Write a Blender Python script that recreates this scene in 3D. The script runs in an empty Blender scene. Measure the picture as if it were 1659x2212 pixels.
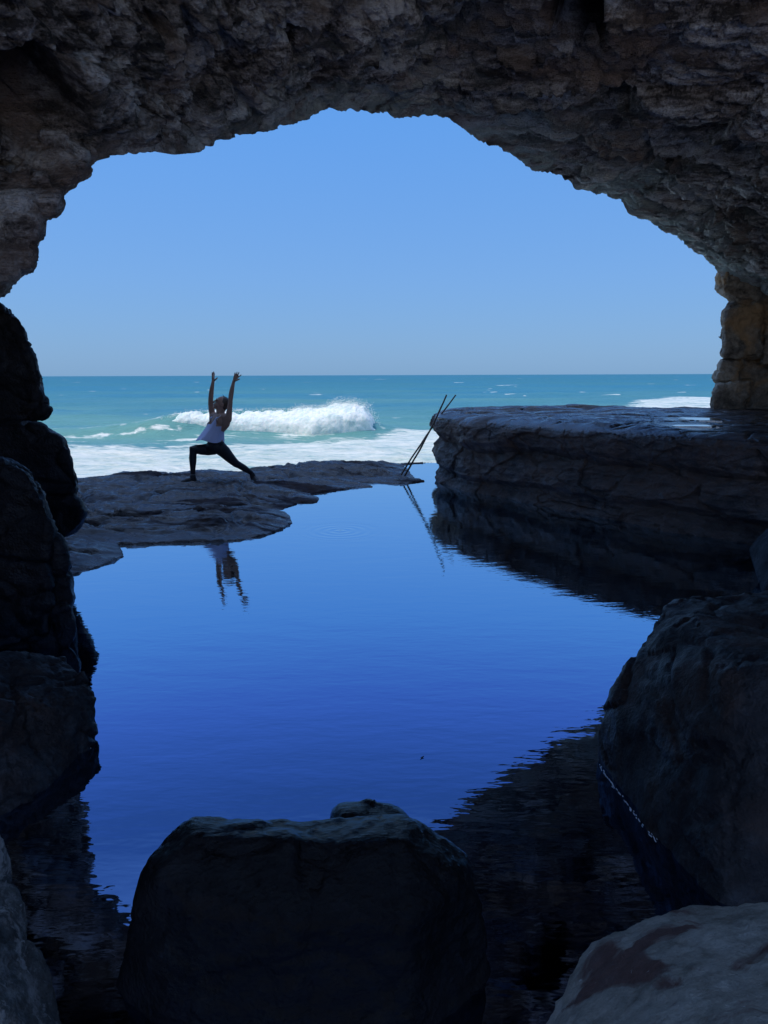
import bpy, bmesh, math, random
import numpy as np
from mathutils import Vector, Matrix

SC = bpy.context.scene
COL = SC.collection
rng = np.random.default_rng(7)

# ------------------------------------------------------------------ camera
CAM_H = 1.56
PITCH = math.radians(10.5)
ROLL = math.radians(0.2)
F = 1597.5                      # focal length for a picture 1659 x 2212
cam_d = bpy.data.cameras.new("camera")
cam_d.sensor_fit = 'VERTICAL'
cam_d.sensor_height = 36.0
cam_d.sensor_width = 27.0
cam_d.lens = 26.0
cam_d.clip_start = 0.05
cam_d.clip_end = 60000
cam = bpy.data.objects.new("camera", cam_d)
COL.objects.link(cam)
RM = Matrix.Rotation(math.pi / 2 - PITCH, 4, 'X') @ Matrix.Rotation(-ROLL, 4, 'Z')
cam.matrix_world = Matrix.Translation((0, 0, CAM_H)) @ RM
SC.camera = cam
R3 = np.array(RM.to_3x3())

# ------------------------------------------------------------------ sky, sun, exposure
SUN_EL, SUN_AZ = math.radians(60), math.radians(255)   # azimuth from +Y clockwise: high on the left, a little behind the camera
world = bpy.data.worlds.new("World")
SC.world = world
world.use_nodes = True
wt = world.node_tree
wt.nodes.clear()
wo = wt.nodes.new('ShaderNodeOutputWorld')
bg = wt.nodes.new('ShaderNodeBackground')
sky = wt.nodes.new('ShaderNodeTexSky')
sky.sky_type = 'NISHITA'
sky.sun_disc = False
sky.sun_elevation = SUN_EL
sky.sun_rotation = SUN_AZ
sky.air_density = 1.3
sky.dust_density = 0.6
sky.ozone_density = 3.0
tint = wt.nodes.new('ShaderNodeMix')
tint.data_type = 'RGBA'
tint.blend_type = 'MULTIPLY'
tint.inputs[0].default_value = 1.0
tint.inputs[7].default_value = (0.62, 0.84, 1.30, 1)
wt.links.new(sky.outputs[0], tint.inputs[6])
# blue ramp over the yellowish band; unseen sky dimmed midway, brightened overhead as added fill
wg = wt.nodes.new('ShaderNodeTexCoord')
ws = wt.nodes.new('ShaderNodeSeparateXYZ')
wt.links.new(wg.outputs['Generated'], ws.inputs[0])
wr = wt.nodes.new('ShaderNodeValToRGB')
K = 2 / 0.13
for pos_, c_ in ((0.0, (.195, .385, .66)), (.12, (.170, .380, .76)), (.32, (.115, .355, .85)), (.42, (.09, .215, .73)), (.53, (.045, .125, .38)), (.72, (.28, .52, 1.0)), (1.0, (.75, 1.05, 1.7))):
    e_ = wr.color_ramp.elements.new(pos_) if pos_ not in (0.0, 1.0) else wr.color_ramp.elements[0 if pos_ == 0 else -1]
    e_.color = (*[v_ / 2 for v_ in c_], 1)
wt.links.new(ws.outputs['Z'], wr.inputs[0])
wk = wt.nodes.new('ShaderNodeVectorMath'); wk.operation = 'SCALE'
wt.links.new(wr.outputs[0], wk.inputs[0]); wk.inputs['Scale'].default_value = K
wm = wt.nodes.new('ShaderNodeMix'); wm.data_type = 'RGBA'; wm.inputs[0].default_value = 0.8
wt.links.new(tint.outputs[2], wm.inputs[6]); wt.links.new(wk.outputs[0], wm.inputs[7])
wt.links.new(wm.outputs[2], bg.inputs[0])
bg.inputs[1].default_value = 0.13
wt.links.new(bg.outputs[0], wo.inputs[0])

sun_d = bpy.data.lights.new("sun", 'SUN')
sun_d.energy = 2.5
sun_d.angle = math.radians(0.5)
sun_d.color = (1.0, 0.95, 0.88)
sun = bpy.data.objects.new("sun", sun_d)
COL.objects.link(sun)
sd = Vector((math.sin(SUN_AZ) * math.cos(SUN_EL), math.cos(SUN_AZ) * math.cos(SUN_EL), math.sin(SUN_EL)))
sun.rotation_euler = sd.to_track_quat('Z', 'Y').to_euler()
sun.location = (0, -20, 30)

SC.view_settings.view_transform = 'Standard'
SC.view_settings.look = 'None'
SC.view_settings.exposure = 0.0
SC.view_settings.gamma = 1.0
SC.cycles.max_bounces = 8
SC.cycles.diffuse_bounces = 5
SC.cycles.sample_clamp_indirect = 4.0


# ------------------------------------------------------------------ picture geometry helpers
def W(px, py, Y):
    """the point at distance Y along +Y that the lens sees at (px, py)"""
    px, py, Y = np.broadcast_arrays(np.asarray(px, float), np.asarray(py, float), np.asarray(Y, float))
    d = np.stack([px - 829.5, -(py - 1106.0), np.full(px.shape, -F)], -1) @ R3.T
    k = Y / d[..., 1]
    p = d * k[..., None]
    p[..., 2] += CAM_H
    return p


def WZ(px, py, z=0.0):
    """the point at height z seen at (px, py)"""
    d = np.array([px - 829.5, -(py - 1106.0), -F]) @ R3.T
    k = (z - CAM_H) / d[2]
    p = d * k
    p[2] += CAM_H
    return p


# ------------------------------------------------------------------ noise
_perm = np.random.default_rng(11).permutation(256)
_perm = np.concatenate([_perm, _perm, _perm])
_g = np.random.default_rng(5).normal(size=(256, 3))
_g /= np.linalg.norm(_g, axis=1)[:, None]


def perlin(p):
    p = np.asarray(p, float)
    i = np.floor(p).astype(int)
    f = p - i
    i &= 255
    u = f * f * f * (f * (f * 6 - 15) + 10)
    r = 0
    for dx in (0, 1):
        wx = u[..., 0] if dx else 1 - u[..., 0]
        for dy in (0, 1):
            wy = u[..., 1] if dy else 1 - u[..., 1]
            for dz in (0, 1):
                wz = u[..., 2] if dz else 1 - u[..., 2]
                h = _perm[_perm[_perm[(i[..., 0] + dx) & 255] + ((i[..., 1] + dy) & 255)] + ((i[..., 2] + dz) & 255)]
                g = _g[h]
                dot = g[..., 0] * (f[..., 0] - dx) + g[..., 1] * (f[..., 1] - dy) + g[..., 2] * (f[..., 2] - dz)
                r = r + wx * wy * wz * dot
    return r * 1.6


def fbm(p, octs=4, lac=2.1, gain=0.5, ridged=False):
    a, s, t = 1.0, 0.0, 0.0
    p = np.asarray(p, float)
    for k in range(octs):
        n = perlin(p + k * 17.3)
        if ridged:
            n = 1 - 2 * np.abs(n)
        s = s + a * n
        t += a
        a *= gain
        p = p * lac
    return s / t


def worley(p, seed=3):
    """distance to the nearest and second nearest cell point"""
    p = np.asarray(p, float)
    i = np.floor(p).astype(int)
    f = p - i
    d1 = np.full(p.shape[:-1], 9.0)
    d2 = np.full(p.shape[:-1], 9.0)
    for dx in (-1, 0, 1):
        for dy in (-1, 0, 1):
            for dz in (-1, 0, 1):
                h = _perm[_perm[_perm[(i[..., 0] + dx + seed) & 255] + ((i[..., 1] + dy) & 255)] + ((i[..., 2] + dz) & 255)]
                o = _g[h] * 0.35 + 0.5
                v = np.array([dx, dy, dz]) + o - f
                d = np.sqrt((v * v).sum(-1))
                m = d < d1
                d2 = np.where(m, d1, np.minimum(d2, d))
                d1 = np.where(m, d, d1)
    return d1, d2


def cells(p, seed=3):
    """a random value per broken block, and the distance to the block's edge"""
    p = np.asarray(p, float)
    i = np.floor(p).astype(int)
    f = p - i
    d1 = np.full(p.shape[:-1], 9.0)
    d2 = np.full(p.shape[:-1], 9.0)
    rid = np.zeros(p.shape[:-1])
    for dx in (-1, 0, 1):
        for dy in (-1, 0, 1):
            for dz in (-1, 0, 1):
                h = _perm[_perm[_perm[(i[..., 0] + dx + seed) & 255] + ((i[..., 1] + dy) & 255)] + ((i[..., 2] + dz) & 255)]
                v = np.array([dx, dy, dz]) + _g[h] * 0.4 + 0.5 - f
                d = np.sqrt((v * v).sum(-1))
                m = d < d1
                d2 = np.where(m, d1, np.minimum(d2, d))
                d1 = np.where(m, d, d1)
                rid = np.where(m, h / 255.0, rid)
    return rid - .5, d2 - d1


def sstep(a, b, x):
    t = np.clip((x - a) / (b - a), 0, 1)
    return t * t * (3 - 2 * t)


# ------------------------------------------------------------------ mesh helpers
def mesh_np(name, verts, faces, mat=None, smooth=True, parent=None, loc=None):
    me = bpy.data.meshes.new(name)
    verts = np.asarray(verts, float)
    if loc is None and parent is None:
        lo, hi = verts.min(0), verts.max(0)
        loc = np.array([(lo[0] + hi[0]) / 2, (lo[1] + hi[1]) / 2, lo[2]])
    if parent is not None:
        loc = np.array(parent.location)
    vv = verts - loc
    faces = np.asarray(faces)
    if faces.ndim == 2:
        n, k = faces.shape
        me.vertices.add(len(vv))
        me.vertices.foreach_set('co', vv.ravel())
        me.loops.add(n * k)
        me.loops.foreach_set('vertex_index', faces.ravel().astype(np.int32))
        me.polygons.add(n)
        me.polygons.foreach_set('loop_start', np.arange(0, n * k, k, dtype=np.int32))
        me.polygons.foreach_set('loop_total', np.full(n, k, dtype=np.int32))
        me.update(calc_edges=True)
    else:
        me.from_pydata([tuple(v) for v in vv], [], [list(f) for f in faces])
    me.validate()
    if smooth:
        me.polygons.foreach_set('use_smooth', np.ones(len(me.polygons), bool))
    if mat:
        me.materials.append(mat)
    o = bpy.data.objects.new(name, me)
    COL.objects.link(o)
    if parent is not None:
        o.parent = parent
    else:
        o.location = loc
    return o


def tag(o, label=None, cat=None, group=None, kind=None):
    if label: o['label'] = label
    if cat: o['category'] = cat
    if group: o['group'] = group
    if kind: o['kind'] = kind
    return o


def grid_faces(nu, nv, wrap_u=False, flip=False):
    iu = np.arange(nu if wrap_u else nu - 1)
    iv = np.arange(nv - 1)
    a, b = np.meshgrid(iu, iv, indexing='ij')
    a2 = (a + 1) % nu
    q = np.stack([a * nv + b, a2 * nv + b, a2 * nv + b + 1, a * nv + b + 1], -1).reshape(-1, 4)
    return q[:, ::-1] if flip else q


def grid_normals(P):
    du = np.gradient(P, axis=0)
    dv = np.gradient(P, axis=1)
    n = np.cross(du, dv)
    return n / (np.linalg.norm(n, axis=-1, keepdims=True) + 1e-12)


def vnormals(me):
    n = np.empty(len(me.vertices) * 3)
    me.vertex_normals.foreach_get('vector', n)
    return n.reshape(-1, 3)


def remesh(name, verts, faces_list, voxel, smooth_it=4, smooth_f=0.5):
    """one closed surface around overlapping closed pieces; returns verts, faces(list of quads/tris)"""
    me = bpy.data.meshes.new(name + "_raw")
    me.from_pydata([tuple(v) for v in verts], [], [tuple(f) for f in faces_list])
    o = bpy.data.objects.new(name + "_raw", me)
    COL.objects.link(o)
    m = o.modifiers.new("r", 'REMESH')
    m.mode = 'VOXEL'
    m.voxel_size = voxel
    if smooth_it:
        s = o.modifiers.new("s", 'SMOOTH')
        s.factor = smooth_f
        s.iterations = smooth_it
    dg = bpy.context.evaluated_depsgraph_get()
    me2 = bpy.data.meshes.new_from_object(o.evaluated_get(dg))
    bpy.data.objects.remove(o)
    bpy.data.meshes.remove(me)
    return me2


def hull(points):
    bm = bmesh.new()
    vs = [bm.verts.new(p) for p in points]
    bmesh.ops.convex_hull(bm, input=vs)
    bmesh.ops.delete(bm, geom=[v for v in bm.verts if not v.link_faces], context='VERTS')
    bm.normal_update()
    bm.verts.index_update()
    V = [tuple(v.co) for v in bm.verts]
    Fc = [tuple(v.index for v in f.verts) for f in bm.faces]
    bm.free()
    return V, Fc


def ring_hull(outline, Y, T, shrink=0.72, T2=None, near=None):
    """a block seen with the given outline: widest at distance Y, narrower T nearer and T2 farther"""
    o = np.array([(p[0], p[1]) for p in outline], float)
    yy = np.array([p[2] if len(p) > 2 else Y for p in outline], float)
    T2 = T if T2 is None else T2
    c = o.mean(0)
    nr_ = near if near else shrink

    def ring(k, dy):
        q = c + (o - c) * k
        return W(q[:, 0], q[:, 1], yy + dy)
    base, a, b = ring(1, 0), ring(nr_, -T), ring(shrink, T2)
    m1 = ring((1 + nr_ * 1.3) / 2.3, -T * .72)
    return hull([tuple(p) for p in np.concatenate([base, a, b, m1])])


def facet(p, s, amp, seed=0):
    """blocky chipped facets: piecewise planes"""
    d1, d2 = worley(p * s + seed, seed=int(seed) % 50)
    return (d1 - 0.45) * amp, d2 - d1


def rock(name, pieces, voxel, mat, label, cat='rock', amp=0.05, wl=0.5, fine=0.012, smooth_it=6, crack=0.0, strata=0.0, block=0.0,
         group=None, kind=None, seed=0.0, pit=0.0):
    V, Fc = [], []
    for v, f in pieces:
        b = len(V)
        V += list(v)
        Fc += [tuple(i + b for i in q) for q in f]
    me = remesh(name, V, Fc, voxel, smooth_it)
    n = len(me.vertices)
    co = np.empty(n * 3)
    me.vertices.foreach_get('co', co)
    co = co.reshape(-1, 3)
    nr = vnormals(me)
    q = co + seed
    warp = np.stack([perlin(q / wl * 1.1 + 5), perlin(q / wl * 1.1 + 31), perlin(q / wl * 1.1 + 77)], -1) * 0.35
    d = amp * fbm(q / wl, 4) + amp * 0.9 * (worley(q / (wl * 0.8) + warp)[0] - 0.5)
    d += fine * fbm(q / (wl * 0.14), 3, ridged=True)
    if crack:
        a, b = worley(q / (wl * 1.7) + warp, 9)
        d -= crack * np.exp(-((b - a) / 0.045) ** 2)
    if strata:
        zz = q[:, 2] + 0.06 * perlin(q * 1.3)
        d += strata * fbm(np.stack([q[:, 0] * .5, q[:, 1] * .5, zz * 7], -1), 3, ridged=True)
    if block:
        for sc_, am_ in ((1.0, 1.0), (2.6, .45)):
            rid, ed = cells(q / wl * sc_ * np.array([.8, .8, 1.5]) + warp * .5, 33)
            d += block * am_ * (rid - .25 * np.exp(-(ed / .05) ** 2))
    if pit:
        a = worley(q / 0.05 + warp)[0]
        d -= pit * sstep(0.34, 0.1, a) * sstep(-.1, .3, perlin(q / .25))
    co = co + nr * d[:, None]
    loc = np.array([(co[:, 0].min() + co[:, 0].max()) / 2, (co[:, 1].min() + co[:, 1].max()) / 2, co[:, 2].min()])
    me.vertices.foreach_set('co', (co - loc).ravel())
    me.polygons.foreach_set('use_smooth', np.ones(len(me.polygons), bool))
    me.update()
    me.name = name
    me.materials.clear()
    me.materials.append(mat)
    o = bpy.data.objects.new(name, me)
    COL.objects.link(o)
    o.location = loc
    tag(o, label, cat, group, kind)
    return o


# ------------------------------------------------------------------ materials
class NT:
    def __init__(s, name):
        s.m = bpy.data.materials.new(name)
        s.m.use_nodes = True
        s.t = s.m.node_tree
        s.t.nodes.clear()
        s.out = s.t.nodes.new('ShaderNodeOutputMaterial')
        s.p = s.t.nodes.new('ShaderNodeBsdfPrincipled')
        s.t.links.new(s.p.outputs[0], s.out.inputs[0])
        s.pos = s.t.nodes.new('ShaderNodeNewGeometry').outputs['Position']

    def n(s, typ, **kw):
        n = s.t.nodes.new(typ)
        for k, v in kw.items():
            setattr(n, k, v)
        return n

    def l(s, a, b):
        s.t.links.new(a, b)

    def scale(s, vec, sc):
        m = s.n('ShaderNodeVectorMath', operation='MULTIPLY')
        s.l(vec, m.inputs[0])
        m.inputs[1].default_value = sc
        return m.outputs[0]

    def noise(s, scale=1.0, detail=5, rough=0.55, vec=None, sc=(1, 1, 1), dist=0.0, typ='FBM'):
        n = s.n('ShaderNodeTexNoise')
        n.noise_type = typ
        s.l(s.scale(vec or s.pos, sc), n.inputs['Vector'])
        n.inputs['Scale'].default_value = scale
        n.inputs['Detail'].default_value = detail
        n.inputs['Roughness'].default_value = rough
        n.inputs['Distortion'].default_value = dist
        return n.outputs['Fac']

    def ramp(s, fac, stops, interp='LINEAR'):
        r = s.n('ShaderNodeValToRGB')
        r.color_ramp.interpolation = interp
        e = r.color_ramp.elements
        while len(e) > 1:
            e.remove(e[-1])
        e[0].position = stops[0][0]
        e[0].color = (*stops[0][1], 1) if len(stops[0][1]) == 3 else stops[0][1]
        for p, c in stops[1:]:
            q = e.new(p)
            q.color = (*c, 1)
        s.l(fac, r.inputs[0])
        return r.outputs[0]

    def mix(s, fac, a, b, blend='MIX'):
        m = s.n('ShaderNodeMix', data_type='RGBA', blend_type=blend)
        for sock, v in ((m.inputs[0], fac), (m.inputs[6], a), (m.inputs[7], b)):
            if isinstance(v, (int, float)):
                sock.default_value = v
            elif isinstance(v, tuple):
                sock.default_value = (*v, 1)
            else:
                s.l(v, sock)
        return m.outputs[2]

    def math(s, op, a, b=None, c=None):
        m = s.n('ShaderNodeMath', operation=op)
        for k, v in enumerate((a, b, c)):
            if v is None: continue
            if isinstance(v, (int, float)): m.inputs[k].default_value = v
            else: s.l(v, m.inputs[k])
        return m.outputs[0]

    def bump(s, h, dist, strength=1.0, prev=None):
        b = s.n('ShaderNodeBump')
        b.inputs['Strength'].default_value = strength
        b.inputs['Distance'].default_value = dist
        s.l(h, b.inputs['Height'])
        if prev is not None:
            s.l(prev, b.inputs['Normal'])
        return b.outputs[0]


def rock_mat(name, dark, mid, light, sc=1.0, rough=(0.55, 0.9), spec=0.35, stretch=(1, 1, 1), bump=0.03, brown=None,
             brown_amt=(0.5, 0.62), fine=0.004, wet=0.0, pale=None, width=.11):
    M = NT(name)
    n1 = M.noise(1.6 * sc, 6, 0.6, sc=stretch, dist=0.4)
    n2 = M.noise(7 * sc, 6, 0.65, sc=stretch)
    n3 = M.noise(38 * sc, 4, 0.6)
    f = M.math('ADD', M.math('MULTIPLY', n1, 0.5), M.math('ADD', M.math('MULTIPLY', n2, 0.35), M.math('MULTIPLY', n3, 0.15)))
    c = M.ramp(f, [(0.5 - width, dark), (0.5, mid), (0.5 + width, light)])
    if brown:
        nb = M.noise(0.9 * sc, 5, 0.6, dist=0.8)
        c = M.mix(M.ramp(nb, [(brown_amt[0], (0, 0, 0)), (brown_amt[1], (1, 1, 1))]), c, M.mix(n2, tuple(x * .5 for x in brown), tuple(x * 1.4 for x in brown)))
    if pale:
        np_ = M.noise(pale[0], 6, 0.7, dist=0.6)
        c = M.mix(M.ramp(np_, [(pale[1], (0, 0, 0)), (pale[1] + .05, (1, 1, 1))]), c, pale[2])
    M.l(c, M.p.inputs['Base Color'])
    nr = M.noise(3.0 * sc, 4, 0.6, sc=stretch)
    r = M.n('ShaderNodeMapRange')
    M.l(nr, r.inputs[0])
    r.inputs[1].default_value = 0.35
    r.inputs[2].default_value = 0.65
    r.inputs[3].default_value = rough[0]
    r.inputs[4].default_value = rough[1]
    M.l(r.outputs[0], M.p.inputs['Roughness'])
    M.p.inputs['Specular IOR Level'].default_value = spec
    b1 = M.bump(n2, bump)
    v = M.n('ShaderNodeTexVoronoi')
    M.l(M.scale(M.pos, tuple(30 * sc * k for k in stretch)), v.inputs['Vector'])
    v.inputs['Scale'].default_value = 1.0
    b2 = M.bump(M.math('ADD', n3, M.math('MULTIPLY', v.outputs[0], 0.5)), fine * 2, prev=b1)
    b3 = M.bump(M.noise(160 * sc, 3, 0.6), fine * 0.5, prev=b2)
    M.l(b3, M.p.inputs['Normal'])
    if wet:
        M.p.inputs['Coat Weight'].default_value = wet
        M.p.inputs['Coat Roughness'].default_value = 0.18
        M.l(b1, M.p.inputs['Coat Normal'])
    return M.m


m_roof = rock_mat('cave_rock', (.07, .057, .052), (.43, .37, .335), (.88, .84, .80), 1.3, (0.5, 0.85), 0.3, stretch=(.42, 1.6, 1.9), bump=.10,
                  brown=(.40, .29, .23), brown_amt=(0.47, 0.65), fine=.014, width=.058)
def lip_light_hollow_shade():
    t = m_roof.node_tree
    pr = next(n for n in t.nodes if n.type == 'BSDF_PRINCIPLED')
    M_ = NT.__new__(NT); M_.m = m_roof; M_.t = t; M_.p = pr
    M_.pos = next(n for n in t.nodes if n.type == 'NEW_GEOMETRY').outputs['Position']
    a = M_.n('ShaderNodeAttribute', attribute_name='lip_light').outputs['Fac']  # pale greenish lip rock, with light from the sea side painted in
    old = pr.inputs['Base Color'].links[0].from_socket
    k = M_.math('MULTIPLY', a, M_.ramp(M_.noise(6, 5, .65, sc=(.5, 1.5, 1.5)), [(.38, (.1, .1, .1)), (.5, (1, 1, 1))]))
    a2 = M_.n('ShaderNodeAttribute', attribute_name='hollow_shade').outputs['Fac']  # near-black colour painted in as the shade of the roof hollows
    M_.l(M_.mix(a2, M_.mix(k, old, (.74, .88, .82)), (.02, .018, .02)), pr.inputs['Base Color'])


lip_light_hollow_shade()
m_ledge = rock_mat('ledge_rock', (.015, .013, .013), (.045, .036, .044), (.11, .10, .11), 2.4, (0.5, 0.85), 0.14, stretch=(.6, 1.2, 1), bump=.03,
                   brown=(.06, .038, .032), brown_amt=(.5, .6), fine=.004)
def wet_patches(mat, lo, hi, zmin=None):
    t = mat.node_tree
    pr = next(n for n in t.nodes if n.type == 'BSDF_PRINCIPLED')
    M_ = NT.__new__(NT); M_.m = mat; M_.t = t; M_.p = pr
    M_.pos = next(n for n in t.nodes if n.type == 'NEW_GEOMETRY').outputs['Position']
    wet = M_.ramp(M_.noise(1.3, 5, .6, sc=(.45, 1.5, 1), dist=.5), [(lo, (0, 0, 0)), (hi, (1, 1, 1))])
    if zmin is not None:
        sp = M_.n('ShaderNodeSeparateXYZ'); M_.l(M_.pos, sp.inputs[0])
        zr = M_.n('ShaderNodeMapRange'); M_.l(sp.outputs['Z'], zr.inputs[0])
        zr.inputs[1].default_value = zmin; zr.inputs[2].default_value = zmin + .06
        wet = M_.math('MULTIPLY', wet, zr.outputs[0])
    old = pr.inputs['Base Color'].links[0].from_socket
    M_.l(M_.mix(wet, old, M_.mix(0.6, old, (.02, .02, .024))), pr.inputs['Base Color'])
    ro = pr.inputs['Roughness'].links[0].from_socket
    mr = M_.math('SUBTRACT', M_.math('ADD', ro, .1), M_.math('MULTIPLY', wet, .45))
    M_.l(M_.math('MAXIMUM', mr, .10), pr.inputs['Roughness'])
    M_.l(M_.math('ADD', pr.inputs['Specular IOR Level'].default_value, M_.math('MULTIPLY', wet, .6)), pr.inputs['Specular IOR Level'])
    for n_ in t.nodes:
        if n_.type == 'BUMP':
            M_.l(M_.math('SUBTRACT', 1.0, M_.math('MULTIPLY', wet, .5)), n_.inputs['Strength'])


m_plat = rock_mat('platform_rock', (.022, .017, .016), (.078, .058, .05), (.19, .15, .13), 1.6, (0.3, 0.7), 0.5, stretch=(.7, .7, 1.5), bump=.03,
                  brown=(.12, .075, .055), brown_amt=(.42, .6), fine=.005)
wet_patches(m_ledge, .40, .46)
wet_patches(m_plat, .40, .48, .88)
m_pillar = rock_mat('pillar_rock', (.08, .065, .05), (.32, .26, .20), (.56, .48, .38), 1.5, (0.6, 0.9), 0.3, bump=.03, brown=(.50, .31, .16),
                    brown_amt=(.48, .62), fine=.006)
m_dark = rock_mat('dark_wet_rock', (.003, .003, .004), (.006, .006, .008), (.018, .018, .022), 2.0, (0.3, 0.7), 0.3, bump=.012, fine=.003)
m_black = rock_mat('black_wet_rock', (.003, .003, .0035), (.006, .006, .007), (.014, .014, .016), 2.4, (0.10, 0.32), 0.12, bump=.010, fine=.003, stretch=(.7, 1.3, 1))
_bp = next(n for n in m_black.node_tree.nodes if n.type == 'BSDF_PRINCIPLED')
_bp.inputs['Coat Weight'].default_value = .04
_bp.inputs['Coat Roughness'].default_value = .12
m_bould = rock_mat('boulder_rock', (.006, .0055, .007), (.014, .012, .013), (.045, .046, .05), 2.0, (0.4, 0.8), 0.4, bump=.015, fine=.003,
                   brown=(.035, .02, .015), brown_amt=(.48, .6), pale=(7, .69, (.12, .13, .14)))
m_bounce_sand = rock_mat('added_bounce_sand', (.42, .36, .28), (.54, .47, .37), (.62, .56, .46), 1.0, (.8, .95), .1, bump=.02)
m_pale = rock_mat('pale_rock', (.26, .25, .22), (.46, .45, .41), (.66, .65, .60), 6.5, (0.6, 0.95), 0.25, bump=.007, fine=.004, pale=(30, .66, (.72, .73, .72)),
                  brown=(.2, .12, .11), brown_amt=(.56, .64))
m_crust = rock_mat('barnacle_rock', (.06, .06, .06), (.14, .15, .15), (.5, .5, .5), 6.0, (0.5, 0.9), 0.4, bump=.02, fine=.005,
                   pale=(9, .54, (.55, .55, .55)))


# ------------------------------------------------------------------ the cave: roof and walls
# picture outline of the arch with the distance of each point of its edge
arch = [(-150, 2000, 3.2), (-150, 1300, 4.4), (-130, 950, 5.4), (-110, 640, 6.0), (-40, 470, 6.1), (60, 385, 5.4), (130, 352, 5.4), (185, 346, 5.4), (250, 334, 5.6),
        (330, 327, 5.8), (375, 334, 6.0), (420, 330, 6.4), (455, 305, 6.6), (505, 286, 6.8), (560, 283, 7.0),
        (625, 264, 7.3), (655, 258, 7.45), (672, 245, 7.55), (700, 235, 7.7), (770, 242, 8.0), (850, 248, 8.35), (880, 244, 8.5), (940, 245, 8.8),
        (970, 258, 9.0), (1010, 285, 9.2), (1060, 315, 9.5), (1120, 343, 9.9), (1148, 368, 10.1), (1205, 375, 10.4), (1245, 408, 10.6),
        (1300, 420, 10.9), (1345, 428, 11.1), (1362, 458, 11.2), (1430, 490, 11.6), (1465, 512, 11.9), (1510, 545, 12.3), (1545, 580, 12.6), (1562, 600, 12.8),
        (1640, 650, 13.0), (1720, 780, 13.1), (1740, 1000, 13.1), (1760, 1120, 12.5)]


def resample(P, n, corner=0.0):
    P = np.asarray(P, float)
    s = np.r_[0, np.cumsum(np.linalg.norm(np.diff(P[:, :3], axis=0), axis=1))]
    t = np.linspace(0, s[-1], n)
    return np.stack([np.interp(t, s, P[:, k]) for k in range(P.shape[1])], -1)


def seg_dist(P, poly):
    d = np.full(P.shape[:-1], 1e9)
    for a, b in zip(poly[:-1], poly[1:]):
        ab = b - a
        t = np.clip(((P - a) @ ab) / (ab @ ab), 0, 1)
        q = a + t[..., None] * ab
        d = np.minimum(d, np.linalg.norm(P - q, axis=-1))
    return d


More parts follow.
